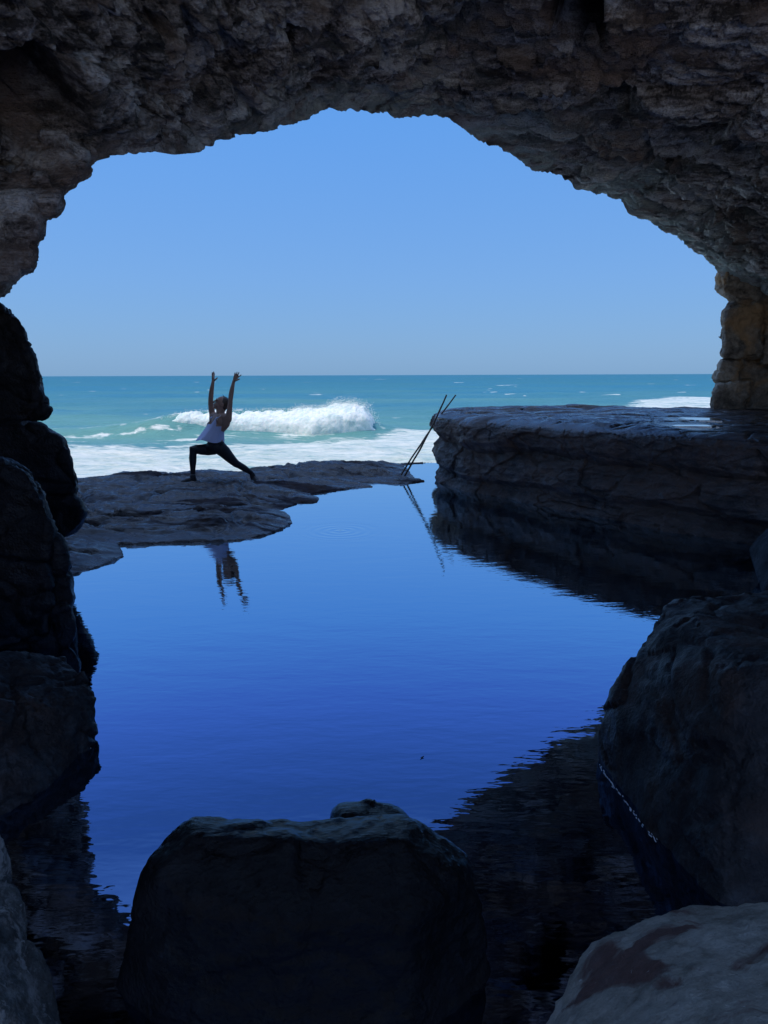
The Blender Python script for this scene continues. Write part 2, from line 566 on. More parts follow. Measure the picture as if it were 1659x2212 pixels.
def build_cave():
    A = np.array(arch)
    E = W(A[:, 0], A[:, 1], A[:, 2])
    NU = 1150
    E = resample(E, NU)
    # soften the corners a touch
    for _ in range(3):
        E[1:-1] = (E[:-2] + 2 * E[1:-1] + E[2:]) / 4
    c = np.array([0.6, 0, 1.2])
    out = E - c
    out[:, 1] = 0
    out /= np.linalg.norm(out, axis=1)[:, None]
    out[:, 0] *= 1.0
    NT_ = 600
    tt = np.linspace(0, 1, NT_)
    YB = -0.8                      # unseen opening added just behind the camera to light the roof
    T = (.75 * tt + .25 * tt ** 3)[None, :] * (E[:, 1] - YB)[:, None]
    side = sstep(0.55, 0.95, np.abs(out[:, 0]))
    slope = np.interp(E[:, 0], [-2.6, -1.8, 0, 4.5], [-.06, -.08, -.10, -.12])
    Td = 5.0 * (1 - np.exp(-T / 5.0)) * 1.25
    g = -slope[:, None] * Td * (1 - side[:, None]) + (0.10 * T) * side[:, None]
    g = g + 0.07 * (1 - np.exp(-T / 0.15)) + .35 * np.maximum(T - 4.0, 0)
    P = np.empty((NU, NT_, 3))
    P[:] = E[:, None, :]
    P[..., 1] -= T
    P += out[:, None, :] * g[..., None]
    # the roof rises and widens towards the added opening to gather its light
    q = P.copy()
    warp = np.stack([perlin(q * .9 + 3), perlin(q * .9 + 40), perlin(q * .9 + 90)], -1) * .5
    qs = (q + warp * .6) * np.array([.55, 1.5, 1.5])
    big = fbm(q * .55 + 12, 3)
    led = fbm(qs * 1.3, 4, ridged=True)
    d1, d2 = worley(qs * 2.2 + warp, 4)
    e1, e2 = worley(qs * 5.5 + 7 + warp * 2, 14)
    fine = fbm(qs * 9, 4, ridged=True, gain=.6)
    vs = perlin(q * .7 + 55)
    f1, f2 = worley(q * np.array([3.5, 10, 10]) + warp * .8, 24)
    dis = 0.22 * big * sstep(-.3, 1.8, T) + 0.07 * led - 0.07 * (d1 - .45) - 0.05 * (e1 - .45) * sstep(-.4, .3, vs) - .03 * (f1 - .45) * sstep(.3, -.3, vs) + 0.035 * fine - .035 * np.exp(-((d2 - d1) / .05) ** 2)
    # stepped overlapping flakes
    fl = q[..., 1] * 2.6 + q[..., 2] * 1.2 + .9 * perlin(q * .8 + 8) + .35 * perlin(q * np.array([1.5, 3, 3]) + 3) + q[..., 0] * .2
    saw = fl - np.floor(fl)
    dis += 0.16 * sstep(.1, .8, T) * (saw ** 3 - .25) * sstep(-.35, .35, perlin(q * .6 + 70))
    wq = q + warp * .25
    for sc_, am_, sd_ in ((np.array([.55, 1.5, 2.2]), .17, 61), (np.array([1.3, 4.0, 5]), .085, 62), (np.array([3, 9, 11]), .04, 63)):
        rid, ed = cells(wq * sc_ + sd_ * .37, sd_)
        dis += am_ * 1.15 * rid + am_ * .45 * np.sin(wq @ np.array([.4, 2.0, 1.2]) * sc_[1] * .7 + rid * 9) * rid - am_ * .35 * np.exp(-(ed / .05) ** 2)
    l1, l2 = worley(q * np.array([1.2, 5, 5]) + warp * .4 + 3, 41)
    dis -= .15 * sstep(.36, .10, l1) * sstep(-.25, .25, perlin(q * .9 + 33))
    l1, l2 = worley(q * np.array([2.8, 11, 11]) + warp * .6 + 3, 47)
    dis -= .085 * sstep(.38, .12, l1) * sstep(.25, -.25, perlin(q * 1.1 + 63))
    # dark pockets seen in the roof
    rel = (P - np.array([0, 0, CAM_H])) @ R3
    zc = np.maximum(-rel[..., 2], .05)
    SX, SY = 829.5 + F * rel[..., 0] / zc, 1106 - F * rel[..., 1] / zc
    SX[rel[..., 2] > -.3] = -9999
    wob = 26 * perlin(q * 2.2 + 61) + 10 * perlin(q * 6 + 6)

    def pocket(px, py, rx, ry, depth):
        nonlocal dis
        dd = np.sqrt(((SX + wob - px) / rx) ** 2 + ((SY + wob * .6 - py) / ry) ** 2)
        dis -= depth * sstep(1.0, .45, dd)

    def groove(pts, wpx, depth, step=0.0):
        nonlocal dis
        S2 = np.stack([SX + wob * .5, SY + wob * .35], -1)
        dd = seg_dist(S2, np.array(pts, float))
        dis -= depth * np.exp(-(dd / wpx) ** 2)
    pocket(1262, 15, 78, 75, .95)
    pocket(60, 215, 120, 110, 1.7)
    pocket(505, 118, 26, 20, .25)
    pocket(815, 95, 24, 20, .22)
    pocket(380, 55, 70, 30, .2)
    pocket(1010, 95, 40, 16, .14)
    pocket(1340, 180, 80, 22, .22)
    pocket(1560, 330, 90, 30, .3)
    groove([(478, -40), (470, 60), (508, 110), (488, 150), (505, 190), (545, 235)], 9, .16)
    groove([(1035, -40), (985, 60), (930, 110), (880, 150)], 8, .12)
    groove([(1060, 236), (1160, 226), (1250, 238), (1400, 262), (1659, 290)], 8, .16)
    groove([(1380, 270), (1420, 350), (1480, 420), (1560, 480), (1659, 560)], 8, .14)
    groove([(1150, 330), (1300, 380), (1480, 440)], 5, .08)
    fade = 0.3 + 0.7 * sstep(0.0, 0.7, T)
    dis = dis * fade + (1 - fade) * (.02 * fine - .03 * (e1 - .45) - .012 * (f1 - .45))
    n = -out[:, None, :] * np.ones((1, NT_, 1))
    gn = grid_normals(P)
    sg = np.sign((gn * n).sum(-1, keepdims=True))
    n2 = gn * sg
    nn = n * .4 + n2 * .6
    P = P + nn * dis[..., None]
    # outer cliff face: from the arch edge outwards and up
    NO = 120
    so = np.linspace(0, 1, NO)[1:] ** 1.5
    O = np.empty((NU, NO - 1, 3))
    O[:] = P[:, 0][:, None, :]
    r = so * 4.6
    O += out[:, None, :] * r[None, :, None]
    O[..., 1] += (0.25 * np.sin(np.minimum(r * 2.0, np.pi / 2)) + 0.10 * r)[None, :] * 1.0
    O += (fbm(O * .9, 5)[..., None] * .35 * sstep(0, .6, r)[None, :, None]) * np.array([.4, 1, .4])
    O[..., 2] = np.minimum(O[..., 2], 8.6 + .4 * fbm(O * .7, 3))
    O[..., 2] = np.maximum(O[..., 2], -1.6)
    # top slab running back inland, then down behind
    last = O[:, -1].copy()
    b1 = last.copy(); b1[:, 1] -= 5; b1[:, 2] = np.maximum(b1[:, 2], -1.5) + .4 * (b1[:, 2] > 3)
    b2 = b1.copy(); b2[:, 1] = -.9; b1[:, 1] = np.maximum(b1[:, 1], 0)
    G = np.concatenate([P[:, ::-1], O, b1[:, None], b2[:, None]], 1)
    lip = np.exp(-T / .9) * sstep(-.25, .3, fbm(q * np.array([.8, 2, 2]) + 21, 4) + .12) * sstep(-2.5, 2.0, q[..., 0]) ** .7  # lip mask: greenish mineral tint plus painted front light
    LIP = np.zeros(G.shape[:2]); LIP[:, :NT_] = lip[:, ::-1]
    st = sstep(1.0, .55, np.sqrt(((SX - 20) / 190) ** 2 + ((SY - 215) / 130) ** 2) + .5 * fbm(q * 1.6 + 71, 4))  # shade painted over the upper left hollow, then the right one
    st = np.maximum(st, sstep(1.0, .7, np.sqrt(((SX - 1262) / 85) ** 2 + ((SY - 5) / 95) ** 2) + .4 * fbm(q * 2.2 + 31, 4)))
    SHADE = np.zeros(G.shape[:2]); SHADE[:, :NT_] = st[:, ::-1]
    nv = G.shape[1]
    V = G.reshape(-1, 3)
    Fq = grid_faces(NU, nv)
    # closed rear: join last inner row to last outer row
    iu = np.arange(NU - 1)
    Fr = np.stack([iu * nv, (iu + 1) * nv, (iu + 1) * nv + nv - 1, iu * nv + nv - 1], -1)[:, ::-1]
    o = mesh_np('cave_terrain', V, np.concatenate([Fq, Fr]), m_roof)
    at = o.data.attributes.new('lip_light', 'FLOAT', 'POINT')
    at.data.foreach_set('value', LIP.ravel().astype(np.float32))
    at = o.data.attributes.new('hollow_shade', 'FLOAT', 'POINT')
    at.data.foreach_set('value', SHADE.ravel().astype(np.float32))
    tag(o, 'rough grey and brown cave roof and walls arching over the rock pool', kind='structure')
    return o


cave = build_cave()

# unseen rock mass added left of the cave: it keeps the sun off the ledge, the pool and the platform
def build_sun_block():
    n, m = 90, 40
    a = np.linspace(0, 2 * np.pi, n, endpoint=False)
    cx, cy, rx, ry = -17.5, 4.7, 9.0, 6.4
    ca, sa = np.cos(a), np.sin(a)
    ex = np.sign(ca) * np.abs(ca) ** .5
    ey = np.sign(sa) * np.abs(sa) ** .5
    v = np.linspace(0, 1, m)
    P = np.empty((n, m, 3))
    P[..., 0] = cx + rx * ex[:, None] * (1 - .10 * v)
    P[..., 1] = cy + ry * ey[:, None] * (1 - .02 * v)
    P[..., 2] = -2.5 + 34 * v
    P += .5 * fbm(P * .25, 4)[..., None] * np.array([1, .5, 0])
    top = [P[:, -1] * (1 - f) + np.array([cx, cy, 34]) * f for f in (.3, .6, 1.0)]
    G = np.concatenate([P, np.stack(top, 1)], 1)
    o = mesh_np('sun_block_terrain', G.reshape(-1, 3), grid_faces(n, G.shape[1], wrap_u=True), m_roof)
    tag(o, 'unseen rock mass added left of the cave mouth to block the sun', kind='structure')


build_sun_block()

# ground under everything; the pale beach behind the camera is added to bounce light
gs = 60
gx = np.linspace(-45, 45, gs); gy = np.linspace(-60, 16, gs * 2)
GX, GY = np.meshgrid(gx, gy, indexing='ij')
GZ = -0.75 + .12 * fbm(np.stack([GX, GY, GX * 0], -1) * .5, 3) - 2.6 * sstep(13.6, 15.2, GY) + 1.25 * sstep(-.4, -2.2, GY) + .30 * np.clip(-GY - 2.2, 0, 16)
ground = mesh_np('ground', np.stack([GX, GY, GZ], -1).reshape(-1, 3), grid_faces(gs, gs * 2), m_bounce_sand)
tag(ground, 'ground under the pool, rising behind the camera as added pale sand bouncing light', kind='structure')

# ------------------------------------------------------------------ the low ledge across the far side of the pool
near_px = [(60, 1262), (150, 1246), (200, 1230), (235, 1218), (268, 1202), (262, 1190), (256, 1178), (330, 1176), (400, 1173), (470, 1172), (520, 1168),
           (575, 1157), (612, 1143), (632, 1130), (626, 1116), (604, 1105), (622, 1096), (650, 1086), (686, 1087), (690, 1078), (668, 1068),
           (700, 1062), (742, 1058), (770, 1053), (806, 1052), (795, 1047), (775, 1043), (810, 1042), (850, 1045), (888, 1044), (918, 1040), (896, 1033), (888, 1024),
           (882, 1014), (868, 1005), (905, 1001), (940, 999), (1000, 998)]
near = np.array([WZ(x, y)[:2] for x, y in near_px])
back_px = [(-200, 1042, 10.2), (60, 1045, 10.2), (168, 1038, 10.3), (240, 1030, 10.5), (270, 1020, 10.6), (330, 1017, 10.7), (382, 1021, 10.7), (412, 1016, 10.7), (450, 1013, 10.8),
           (500, 1017, 10.9), (520, 1018, 10.9), (560, 1006, 11.1), (622, 1000, 11.4), (640, 1003, 11.5), (655, 994, 11.7), (740, 993, 12.1), (800, 997, 12.5),
           (860, 1001, 12.9), (885, 1002, 13.2), (912, 997, 13.2), (950, 996, 13.3), (1100, 996, 13.4)]
BP = np.array([W(x, y, Y) for x, y, Y in back_px])


def inside(P, poly):
    c = np.zeros(P.shape[:-1], bool)
    x, y = P[..., 0], P[..., 1]
    j = len(poly) - 1
    for i in range(len(poly)):
        xi, yi = poly[i]; xj, yj = poly[j]
        cond = ((yi > y) != (yj > y)) & (x < (xj - xi) * (y - yi) / (yj - yi + 1e-12) + xi)
        c ^= cond
        j = i
    return c


FOOT_F = W(407, 1046, 9.88)      # where the front shoe stands
FOOT_R = W(553, 1041, 10.3)      # where the rear shoe stands
POLE_B = W(866, 1033, 11.35)


def ledge_z(XY):
    poly = np.concatenate([near, [[near[-1][0], 40], [-30, 40], [-30, near[0][1]]]])
    ins = inside(XY, poly)
    dn = seg_dist(XY, near)
    H = np.interp(XY[..., 0], BP[:, 0], BP[:, 2])
    yb = np.interp(XY[..., 0], BP[:, 0], BP[:, 1])
    db = yb - XY[..., 1]                       # distance in front of the back edge
    prof = 1 - np.exp(-dn / 0.55)
    tot = dn + np.maximum(db, 0) + 1e-6
    k = dn / tot
    h = np.where(ins, (0.35 * prof * 0.16 + 0.65 * H * k ** 0.8) + .008, -0.03 - 0.35 * dn)
    p3 = np.stack([XY[..., 0], XY[..., 1], XY[..., 0] * 0], -1)
    wq = p3 * np.array([.7, 1.6, 1]) + .4 * perlin(p3 * .8)[..., None]
    n = .05 * fbm(wq * 1.1, 4) + .036 * fbm(wq * 3.5 + 4, 4, ridged=True) + .012 * fbm(wq * 14, 3)
    a, b = worley(wq * .9 + 3, 5)
    n -= .05 * np.exp(-((b - a) / .05) ** 2)
    fl = p3[..., 1] * 3.0 + 1.1 * perlin(p3 * .7 + 9) + .5 * perlin(p3 * 2.3)
    n += .045 * ((fl - np.floor(fl)) ** 2 - .3)
    for sc_, am_ in ((np.array([.7, 2.2, 1]), .035), (np.array([2, 6, 1]), .014)):
        rid, ed = cells(wq * sc_ + 5, 35)
        n += am_ * (rid - .3 * np.exp(-(ed / .05) ** 2))
    amp = np.where(ins, .28 + .72 * sstep(0, .5, dn), .25)
    edge = sstep(0.45, 0.0, np.abs(db))
    h = h + n * amp * (1 - .55 * edge)
    # lumps along the back edge
    h = np.where(db < 0.0, h - 1.3 * (np.maximum(-db, 0)) ** 1.15 + .1 * perlin(p3 * 2) * sstep(0, .4, -db), h)
    for fp, r in ((FOOT_F, .17), (FOOT_R, .17), (POLE_B, .12)):
        w = np.exp(-(((XY - fp[:2]) / r) ** 2).sum(-1) ** 2)
        h = h * (1 - w) + (fp[2] - .002) * w
    return h


NX, NY = 560, 420
lx = np.linspace(-6.5, 1.7, NX); ly = np.linspace(4.6, 14.6, NY)
LX, LY = np.meshgrid(lx, ly, indexing='ij')
LZ = ledge_z(np.stack([LX, LY], -1))
LZ = np.maximum(LZ, -1.9)
ledge = mesh_np('rock_ledge', np.stack([LX, LY, LZ], -1).reshape(-1, 3), grid_faces(NX, NY), m_ledge)
tag(ledge, 'low wet rock ledge between the calm pool and the sea, under the stretching person', 'rock ledge')


# ------------------------------------------------------------------ rock platform on the right
def build_platform():
    a = W(931, 1040, 10.9)[:2]; 
    fr = [W(946, 1000, 10.95)[:2], W(1000, 1060, 10.0)[:2], W(1130, 1090, 9.0)[:2], W(1300, 1130, 7.95)[:2], W(1450, 1160, 7.3)[:2], W(1600, 1180, 6.75)[:2],
          W(1800, 1210, 6.3)[:2], W(2000, 1240, 6.0)[:2], np.array([7.6, 6.6]), np.array([8.4, 12.5]), np.array([7.5, 13.6]), W(1540, 880, 13.6)[:2], W(1200, 880, 13.6)[:2],
          W(1000, 880, 13.4)[:2], W(955, 880, 13.0)[:2], W(942, 885, 12.0)[:2]]
    fr = np.array(fr)
    cl = np.concatenate([fr, fr[:1]])
    NU = 1500
    # dense on the pool side
    s = np.r_[0, np.cumsum(np.linalg.norm(np.diff(cl, axis=0), axis=1))]
    tt = np.concatenate([np.linspace(0, s[6], 900, endpoint=False), np.linspace(s[6], s[-3], 300, endpoint=False), np.linspace(s[-3], s[-1], 300, endpoint=False)])
    O = np.stack([np.interp(tt, s, cl[:, 0]), np.interp(tt, s, cl[:, 1])], -1)
    for _ in range(60):
        O = (np.roll(O, 1, 0) + 2 * O + np.roll(O, -1, 0)) / 4
    tan = np.roll(O, -1, 0) - np.roll(O, 1, 0)
    nor = np.stack([tan[:, 1], -tan[:, 0]], -1)
    nor /= np.linalg.norm(nor, axis=1)[:, None]
    cen = np.array([4.0, 10.5])
    if ((O - cen) * nor).sum() < 0: nor = -nor
    NZ = 190
    zz = np.linspace(-.9, .95, NZ)
    Z, _ = np.meshgrid(zz, np.arange(NU))
    # strata profile: overhanging cap, groove, rounded middle beds, undercut foot
    zk = np.array([-.9, -.1, .0, .08, .14, .22, .30, .38, .44, .50, .55, .62, .70, .80, .88, .93, .95])
    ok = np.array([-.02, -.02, -.06, -.15, -.14, -.02, .00, -.05, -.06, -.13, -.17, -.05, .02, .03, .0, -.05, -.10])
    XY = O[:, None, :] * np.ones((1, NZ, 1))
    p3 = np.concatenate([XY, Z[..., None]], -1)
    zw = Z + .06 * perlin(p3 * np.array([.6, .6, .3])) + .03 * perlin(p3 * 2 + 4) - 0.03
    off = np.interp(zw, zk, ok) * 1.25
    w = perlin(p3 * 1.2 + 50)
    a1, a2 = worley(p3 * np.array([.8, .8, 3.2]) + .5 * w[..., None], 8)
    vj, vk = worley(np.concatenate([p3[..., :2] * 1.5, p3[..., 2:] * .7 + 3], -1) + .4 * w[..., None], 31)
    off += .09 * (a1 - .45) * -1 - .022 * np.exp(-((vk - vj) / .04) ** 2) * sstep(.45, .6, Z)
    g1, g2 = worley(p3 * np.array([3.2, 3.2, 6]) + .6 * w[..., None], 71)
    off += .05 * (.45 - g1) * sstep(-.3, .3, perlin(p3 * 1.7 + 2))
    off += .14 * fbm(p3 * np.array([.9, .9, 1.6]), 4) + .05 * fbm(p3 * np.array([4, 4, 9]), 4, ridged=True) + .05 * fbm(p3 * np.array([1, 1, 6]) + 9, 3, ridged=True)
    off = off * np.where(Z > .9, .8, 1)
    S = np.empty((NU, NZ, 3))
    for sc_, am_ in ((np.array([1.1, 1.1, 3.4]), .10), (np.array([2.8, 2.8, 7]), .05)):
        rid, ed = cells(p3 * sc_ + .25 * w[..., None], 27)
        off += am_ * (rid - .12 * np.exp(-(ed / .045) ** 2))
    off = off * (1 - .45 * sstep(-.3, -.9, nor[:, :1]))
    S[..., :2] = XY + nor[:, None, :] * off[..., None]
    S[..., 2] = Z
    # top: shrink rings toward a spine
    NTP = 160
    f = (np.linspace(0, 1, NTP)[1:]) ** 1.35
    last = S[:, -1, :2]
    spine = np.stack([np.clip(last[:, 0], 1.9, 7.0), np.interp(np.clip(last[:, 0], 1.9, 7.0), [1.9, 4, 7.0], [12.3, 11.0, 9.8])], -1)
    Tt = np.empty((NU, NTP - 1, 3))
    Tt[..., :2] = last[:, None] * (1 - f[None, :, None]) + spine[:, None] * f[None, :, None]
    q = np.concatenate([Tt[..., :2], Tt[..., :1] * 0], -1)
    dist = np.linalg.norm(Tt[..., :2] - last[:, None], axis=-1)
    b1_, b2_ = worley(q * np.array([.9, 1.5, 1]) + .3 * perlin(q)[..., None], 17)
    Tt[..., 2] = .95 + .05 * (1 - np.exp(-dist / .12)) + sstep(0, .4, dist) * (.07 * fbm(q * .8, 4) + .03 * fbm(q * np.array([2, 5, 1]), 4, ridged=True) - .04 * np.exp(-((b2_ - b1_) / .04) ** 2)) \
        - .05 * sstep(2.0, 6.0, q[..., 0])
    for pc_ in (WZ(1506, 919, 1.012), WZ(1512, 905, 1.012)):
        kk = np.exp(-(((Tt[..., 0] - pc_[0]) / .45) ** 2 + ((Tt[..., 1] - pc_[1]) / .6) ** 2) ** 2)
        Tt[..., 2] = Tt[..., 2] * (1 - kk) + 1.0 * kk
    G = np.concatenate([S, Tt], 1)
    o = mesh_np('rock_platform', G.reshape(-1, 3), grid_faces(NU, G.shape[1], wrap_u=True), m_plat)
    tag(o, 'long flat-topped layered rock platform on the right side of the pool', 'rock platform')
    return o


plat = build_platform()

# ------------------------------------------------------------------ rock pillar standing on the platform
def PH(pts, Y, T, s=.75, T2=None, near=None):
    return ring_hull(pts, Y, T, s, T2, near)


pil = [
    PH([(1560, 600), (1548, 622), (1552, 638), (1580, 650), (1700, 660), (1720, 560), (1560, 565)], 13.0, .35),
    PH([(1572, 640), (1700, 640), (1700, 668), (1575, 668)], 13.0, .22),
    PH([(1575, 655), (1562, 672), (1561, 730), (1565, 770), (1640, 774), (1650, 655)], 12.95, .38, .85),
    PH([(1640, 650), (1760, 650), (1760, 900), (1640, 790)], 13.1, .3),
    PH([(1563, 758), (1559, 764), (1566, 772), (1612, 774), (1612, 756)], 12.9, .3, .8),
    PH([(1561, 712), (1549, 729), (1556, 733), (1575, 733), (1575, 708)], 13.0, .05, .5),
    PH([(1557, 778), (1553, 788), (1553, 802), (1600, 803), (1603, 778)], 12.95, .28, .85),
    PH([(1549, 804), (1545, 812), (1547, 822), (1598, 824), (1600, 803)], 12.95, .3, .85),
    PH([(1552, 824), (1550, 830), (1600, 832), (1600, 822)], 12.95, .2, .85),
    PH([(1548, 832), (1538, 852), (1534, 892), (1602, 892), (1626, 822), (1600, 822)], 12.9, .38, .85),
    PH([(1590, 770), (1680, 770), (1720, 900), (1590, 900)], 13.3, .25),
]
rock('rock_pillar', pil, .018, m_pillar, 'tall ochre-brown rock pillar of stacked layers standing on the right platform', 'rock pillar', block=.05, strata=.02, amp=.05, wl=.35, fine=.018,
     smooth_it=3, crack=.02)

# ------------------------------------------------------------------ stack on the left side
rock('overhanging_rock', [
    PH([(192, 344), (190, 376), (160, 400), (137, 415), (60, 420), (20, 300), (120, 250), (150, 318)], 5.3, .2, .8),
    PH([(139, 410), (137, 442), (120, 462), (92, 470), (-40, 470), (-60, 360), (60, 340)], 5.25, .3, .8),
    PH([(92, 465), (92, 502), (75, 540), (75, 576), (30, 602), (2, 624), (-90, 650), (-120, 430), (60, 400)], 5.2, .3, .8),
    PH([(62, 380), (58, 560), (20, 598), (0, 620), (-60, 650), (-260, 700), (-260, 300)], 7.0, 1.5, .95, 1.0)],
    .02, m_roof, 'jagged grey rock overhang hanging from the roof at the upper left', 'rock', block=.09, amp=.07, wl=.5, fine=.02, smooth_it=3, crack=.03)

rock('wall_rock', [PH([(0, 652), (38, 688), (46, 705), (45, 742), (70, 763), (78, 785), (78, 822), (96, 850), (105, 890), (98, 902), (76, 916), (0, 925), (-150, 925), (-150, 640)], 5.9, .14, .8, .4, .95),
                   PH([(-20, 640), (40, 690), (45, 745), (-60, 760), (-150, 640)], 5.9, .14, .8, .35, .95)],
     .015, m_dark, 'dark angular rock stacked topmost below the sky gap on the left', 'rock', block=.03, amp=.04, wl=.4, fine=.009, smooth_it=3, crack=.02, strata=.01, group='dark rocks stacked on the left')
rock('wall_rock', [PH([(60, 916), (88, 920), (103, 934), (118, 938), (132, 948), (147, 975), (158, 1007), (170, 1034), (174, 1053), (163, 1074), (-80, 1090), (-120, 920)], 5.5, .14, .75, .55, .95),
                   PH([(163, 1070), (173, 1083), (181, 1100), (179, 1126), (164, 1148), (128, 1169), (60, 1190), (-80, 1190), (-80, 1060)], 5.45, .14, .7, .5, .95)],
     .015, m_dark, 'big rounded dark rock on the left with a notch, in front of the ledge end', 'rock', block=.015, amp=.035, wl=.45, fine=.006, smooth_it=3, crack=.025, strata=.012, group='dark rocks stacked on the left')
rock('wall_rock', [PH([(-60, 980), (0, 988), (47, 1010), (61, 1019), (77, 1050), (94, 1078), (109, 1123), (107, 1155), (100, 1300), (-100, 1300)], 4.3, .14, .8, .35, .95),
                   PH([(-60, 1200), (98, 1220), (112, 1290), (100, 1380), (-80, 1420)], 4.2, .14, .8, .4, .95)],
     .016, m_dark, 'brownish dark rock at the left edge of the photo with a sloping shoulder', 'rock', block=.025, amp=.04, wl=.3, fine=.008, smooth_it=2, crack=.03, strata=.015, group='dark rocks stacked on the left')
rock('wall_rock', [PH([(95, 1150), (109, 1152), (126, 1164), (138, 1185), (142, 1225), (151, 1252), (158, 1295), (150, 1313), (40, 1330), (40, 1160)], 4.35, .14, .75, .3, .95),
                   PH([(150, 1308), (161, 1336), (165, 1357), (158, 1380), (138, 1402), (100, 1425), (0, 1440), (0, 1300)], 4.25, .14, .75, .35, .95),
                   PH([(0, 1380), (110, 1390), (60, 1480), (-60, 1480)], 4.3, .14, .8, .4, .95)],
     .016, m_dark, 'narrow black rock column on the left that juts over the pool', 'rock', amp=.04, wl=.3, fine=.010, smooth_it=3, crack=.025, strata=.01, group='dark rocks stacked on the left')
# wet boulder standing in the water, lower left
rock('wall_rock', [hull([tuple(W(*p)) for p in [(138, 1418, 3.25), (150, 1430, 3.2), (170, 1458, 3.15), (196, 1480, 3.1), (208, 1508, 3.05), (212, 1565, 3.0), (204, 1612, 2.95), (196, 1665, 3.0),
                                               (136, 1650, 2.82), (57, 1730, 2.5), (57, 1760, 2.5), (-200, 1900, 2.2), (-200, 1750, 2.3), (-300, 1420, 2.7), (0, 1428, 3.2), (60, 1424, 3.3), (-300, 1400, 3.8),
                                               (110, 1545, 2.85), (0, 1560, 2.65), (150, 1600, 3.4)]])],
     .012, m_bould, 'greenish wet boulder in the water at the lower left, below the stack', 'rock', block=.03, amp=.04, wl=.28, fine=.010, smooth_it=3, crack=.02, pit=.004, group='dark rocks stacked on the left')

# ------------------------------------------------------------------ foreground rocks
def HP(pts):
    return hull([tuple(W(*p)) for p in pts])


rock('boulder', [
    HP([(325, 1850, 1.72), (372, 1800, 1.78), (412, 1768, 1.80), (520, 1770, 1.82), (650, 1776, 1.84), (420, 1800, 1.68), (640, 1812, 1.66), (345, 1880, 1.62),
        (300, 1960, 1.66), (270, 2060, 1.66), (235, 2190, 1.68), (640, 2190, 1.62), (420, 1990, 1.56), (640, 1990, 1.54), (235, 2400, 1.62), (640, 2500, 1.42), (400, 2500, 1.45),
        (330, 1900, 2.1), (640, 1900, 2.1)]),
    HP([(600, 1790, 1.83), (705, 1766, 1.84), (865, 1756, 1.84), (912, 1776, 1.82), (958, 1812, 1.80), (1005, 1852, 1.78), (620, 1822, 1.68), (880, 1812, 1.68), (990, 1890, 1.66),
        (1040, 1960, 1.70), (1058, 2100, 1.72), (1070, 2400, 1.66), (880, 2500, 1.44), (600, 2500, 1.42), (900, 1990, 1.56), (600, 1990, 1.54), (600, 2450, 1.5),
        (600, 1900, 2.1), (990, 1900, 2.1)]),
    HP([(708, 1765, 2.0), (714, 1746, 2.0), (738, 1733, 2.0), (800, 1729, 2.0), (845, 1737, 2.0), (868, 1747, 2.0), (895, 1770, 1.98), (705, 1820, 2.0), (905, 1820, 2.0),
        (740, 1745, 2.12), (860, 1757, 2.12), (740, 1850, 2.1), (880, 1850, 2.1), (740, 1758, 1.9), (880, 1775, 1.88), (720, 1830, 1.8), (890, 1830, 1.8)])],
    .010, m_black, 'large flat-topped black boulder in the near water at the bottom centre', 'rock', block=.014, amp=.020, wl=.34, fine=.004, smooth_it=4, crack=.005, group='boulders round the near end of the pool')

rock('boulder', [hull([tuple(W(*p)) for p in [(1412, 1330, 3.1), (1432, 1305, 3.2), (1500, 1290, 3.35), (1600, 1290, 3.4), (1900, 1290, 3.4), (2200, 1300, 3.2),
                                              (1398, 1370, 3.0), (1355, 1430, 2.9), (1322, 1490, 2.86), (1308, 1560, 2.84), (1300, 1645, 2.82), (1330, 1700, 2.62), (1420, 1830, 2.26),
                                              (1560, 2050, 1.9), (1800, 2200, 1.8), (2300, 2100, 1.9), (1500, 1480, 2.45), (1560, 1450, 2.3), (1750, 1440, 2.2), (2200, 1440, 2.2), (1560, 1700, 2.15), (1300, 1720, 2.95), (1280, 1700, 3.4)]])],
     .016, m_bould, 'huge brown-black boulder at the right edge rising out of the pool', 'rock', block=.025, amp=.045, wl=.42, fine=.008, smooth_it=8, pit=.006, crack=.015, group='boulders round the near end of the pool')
rock('boulder', [hull([tuple(W(*p)) for p in [(1150, 2240, .92), (1222, 2130, .98), (1292, 2060, 1.02), (1390, 2001, 1.05), (1500, 1961, 1.07), (1622, 1936, 1.08), (1800, 1940, 1.05),
                                              (2100, 2000, .9), (1300, 2400, .6), (1500, 2500, .5), (1800, 2500, .5), (2100, 2500, .6), (1100, 2500, .8),
                                              (1500, 2090, .82), (1700, 2060, .8), (1400, 2200, .78), (1900, 2100, .75), (1200, 2700, 1.0), (1700, 2400, 1.3)]])],
     .008, m_pale, 'smooth pale grey boulder filling the bottom right corner', 'rock', amp=.022, wl=.22, fine=.005, smooth_it=8, pit=.004, group='boulders round the near end of the pool')
rock('boulder', [hull([tuple(W(*p)) for p in [(1619, 1185, 5.6), (1630, 1170, 5.6), (1658, 1136, 5.65), (1700, 1110, 5.7), (1850, 1110, 5.7), (1625, 1204, 5.6), (1632, 1240, 5.5), (1650, 1290, 5.1), (1850, 1300, 5.2),
                                              (1690, 1170, 5.2), (1800, 1160, 5.2), (1850, 1180, 6.2), (1700, 1180, 6.2)]])],
     .014, m_bould, 'small boulder cut off by the right edge, beside the foot of the platform', 'rock', amp=.02, wl=.25, fine=.004, smooth_it=5, group='boulders round the near end of the pool')
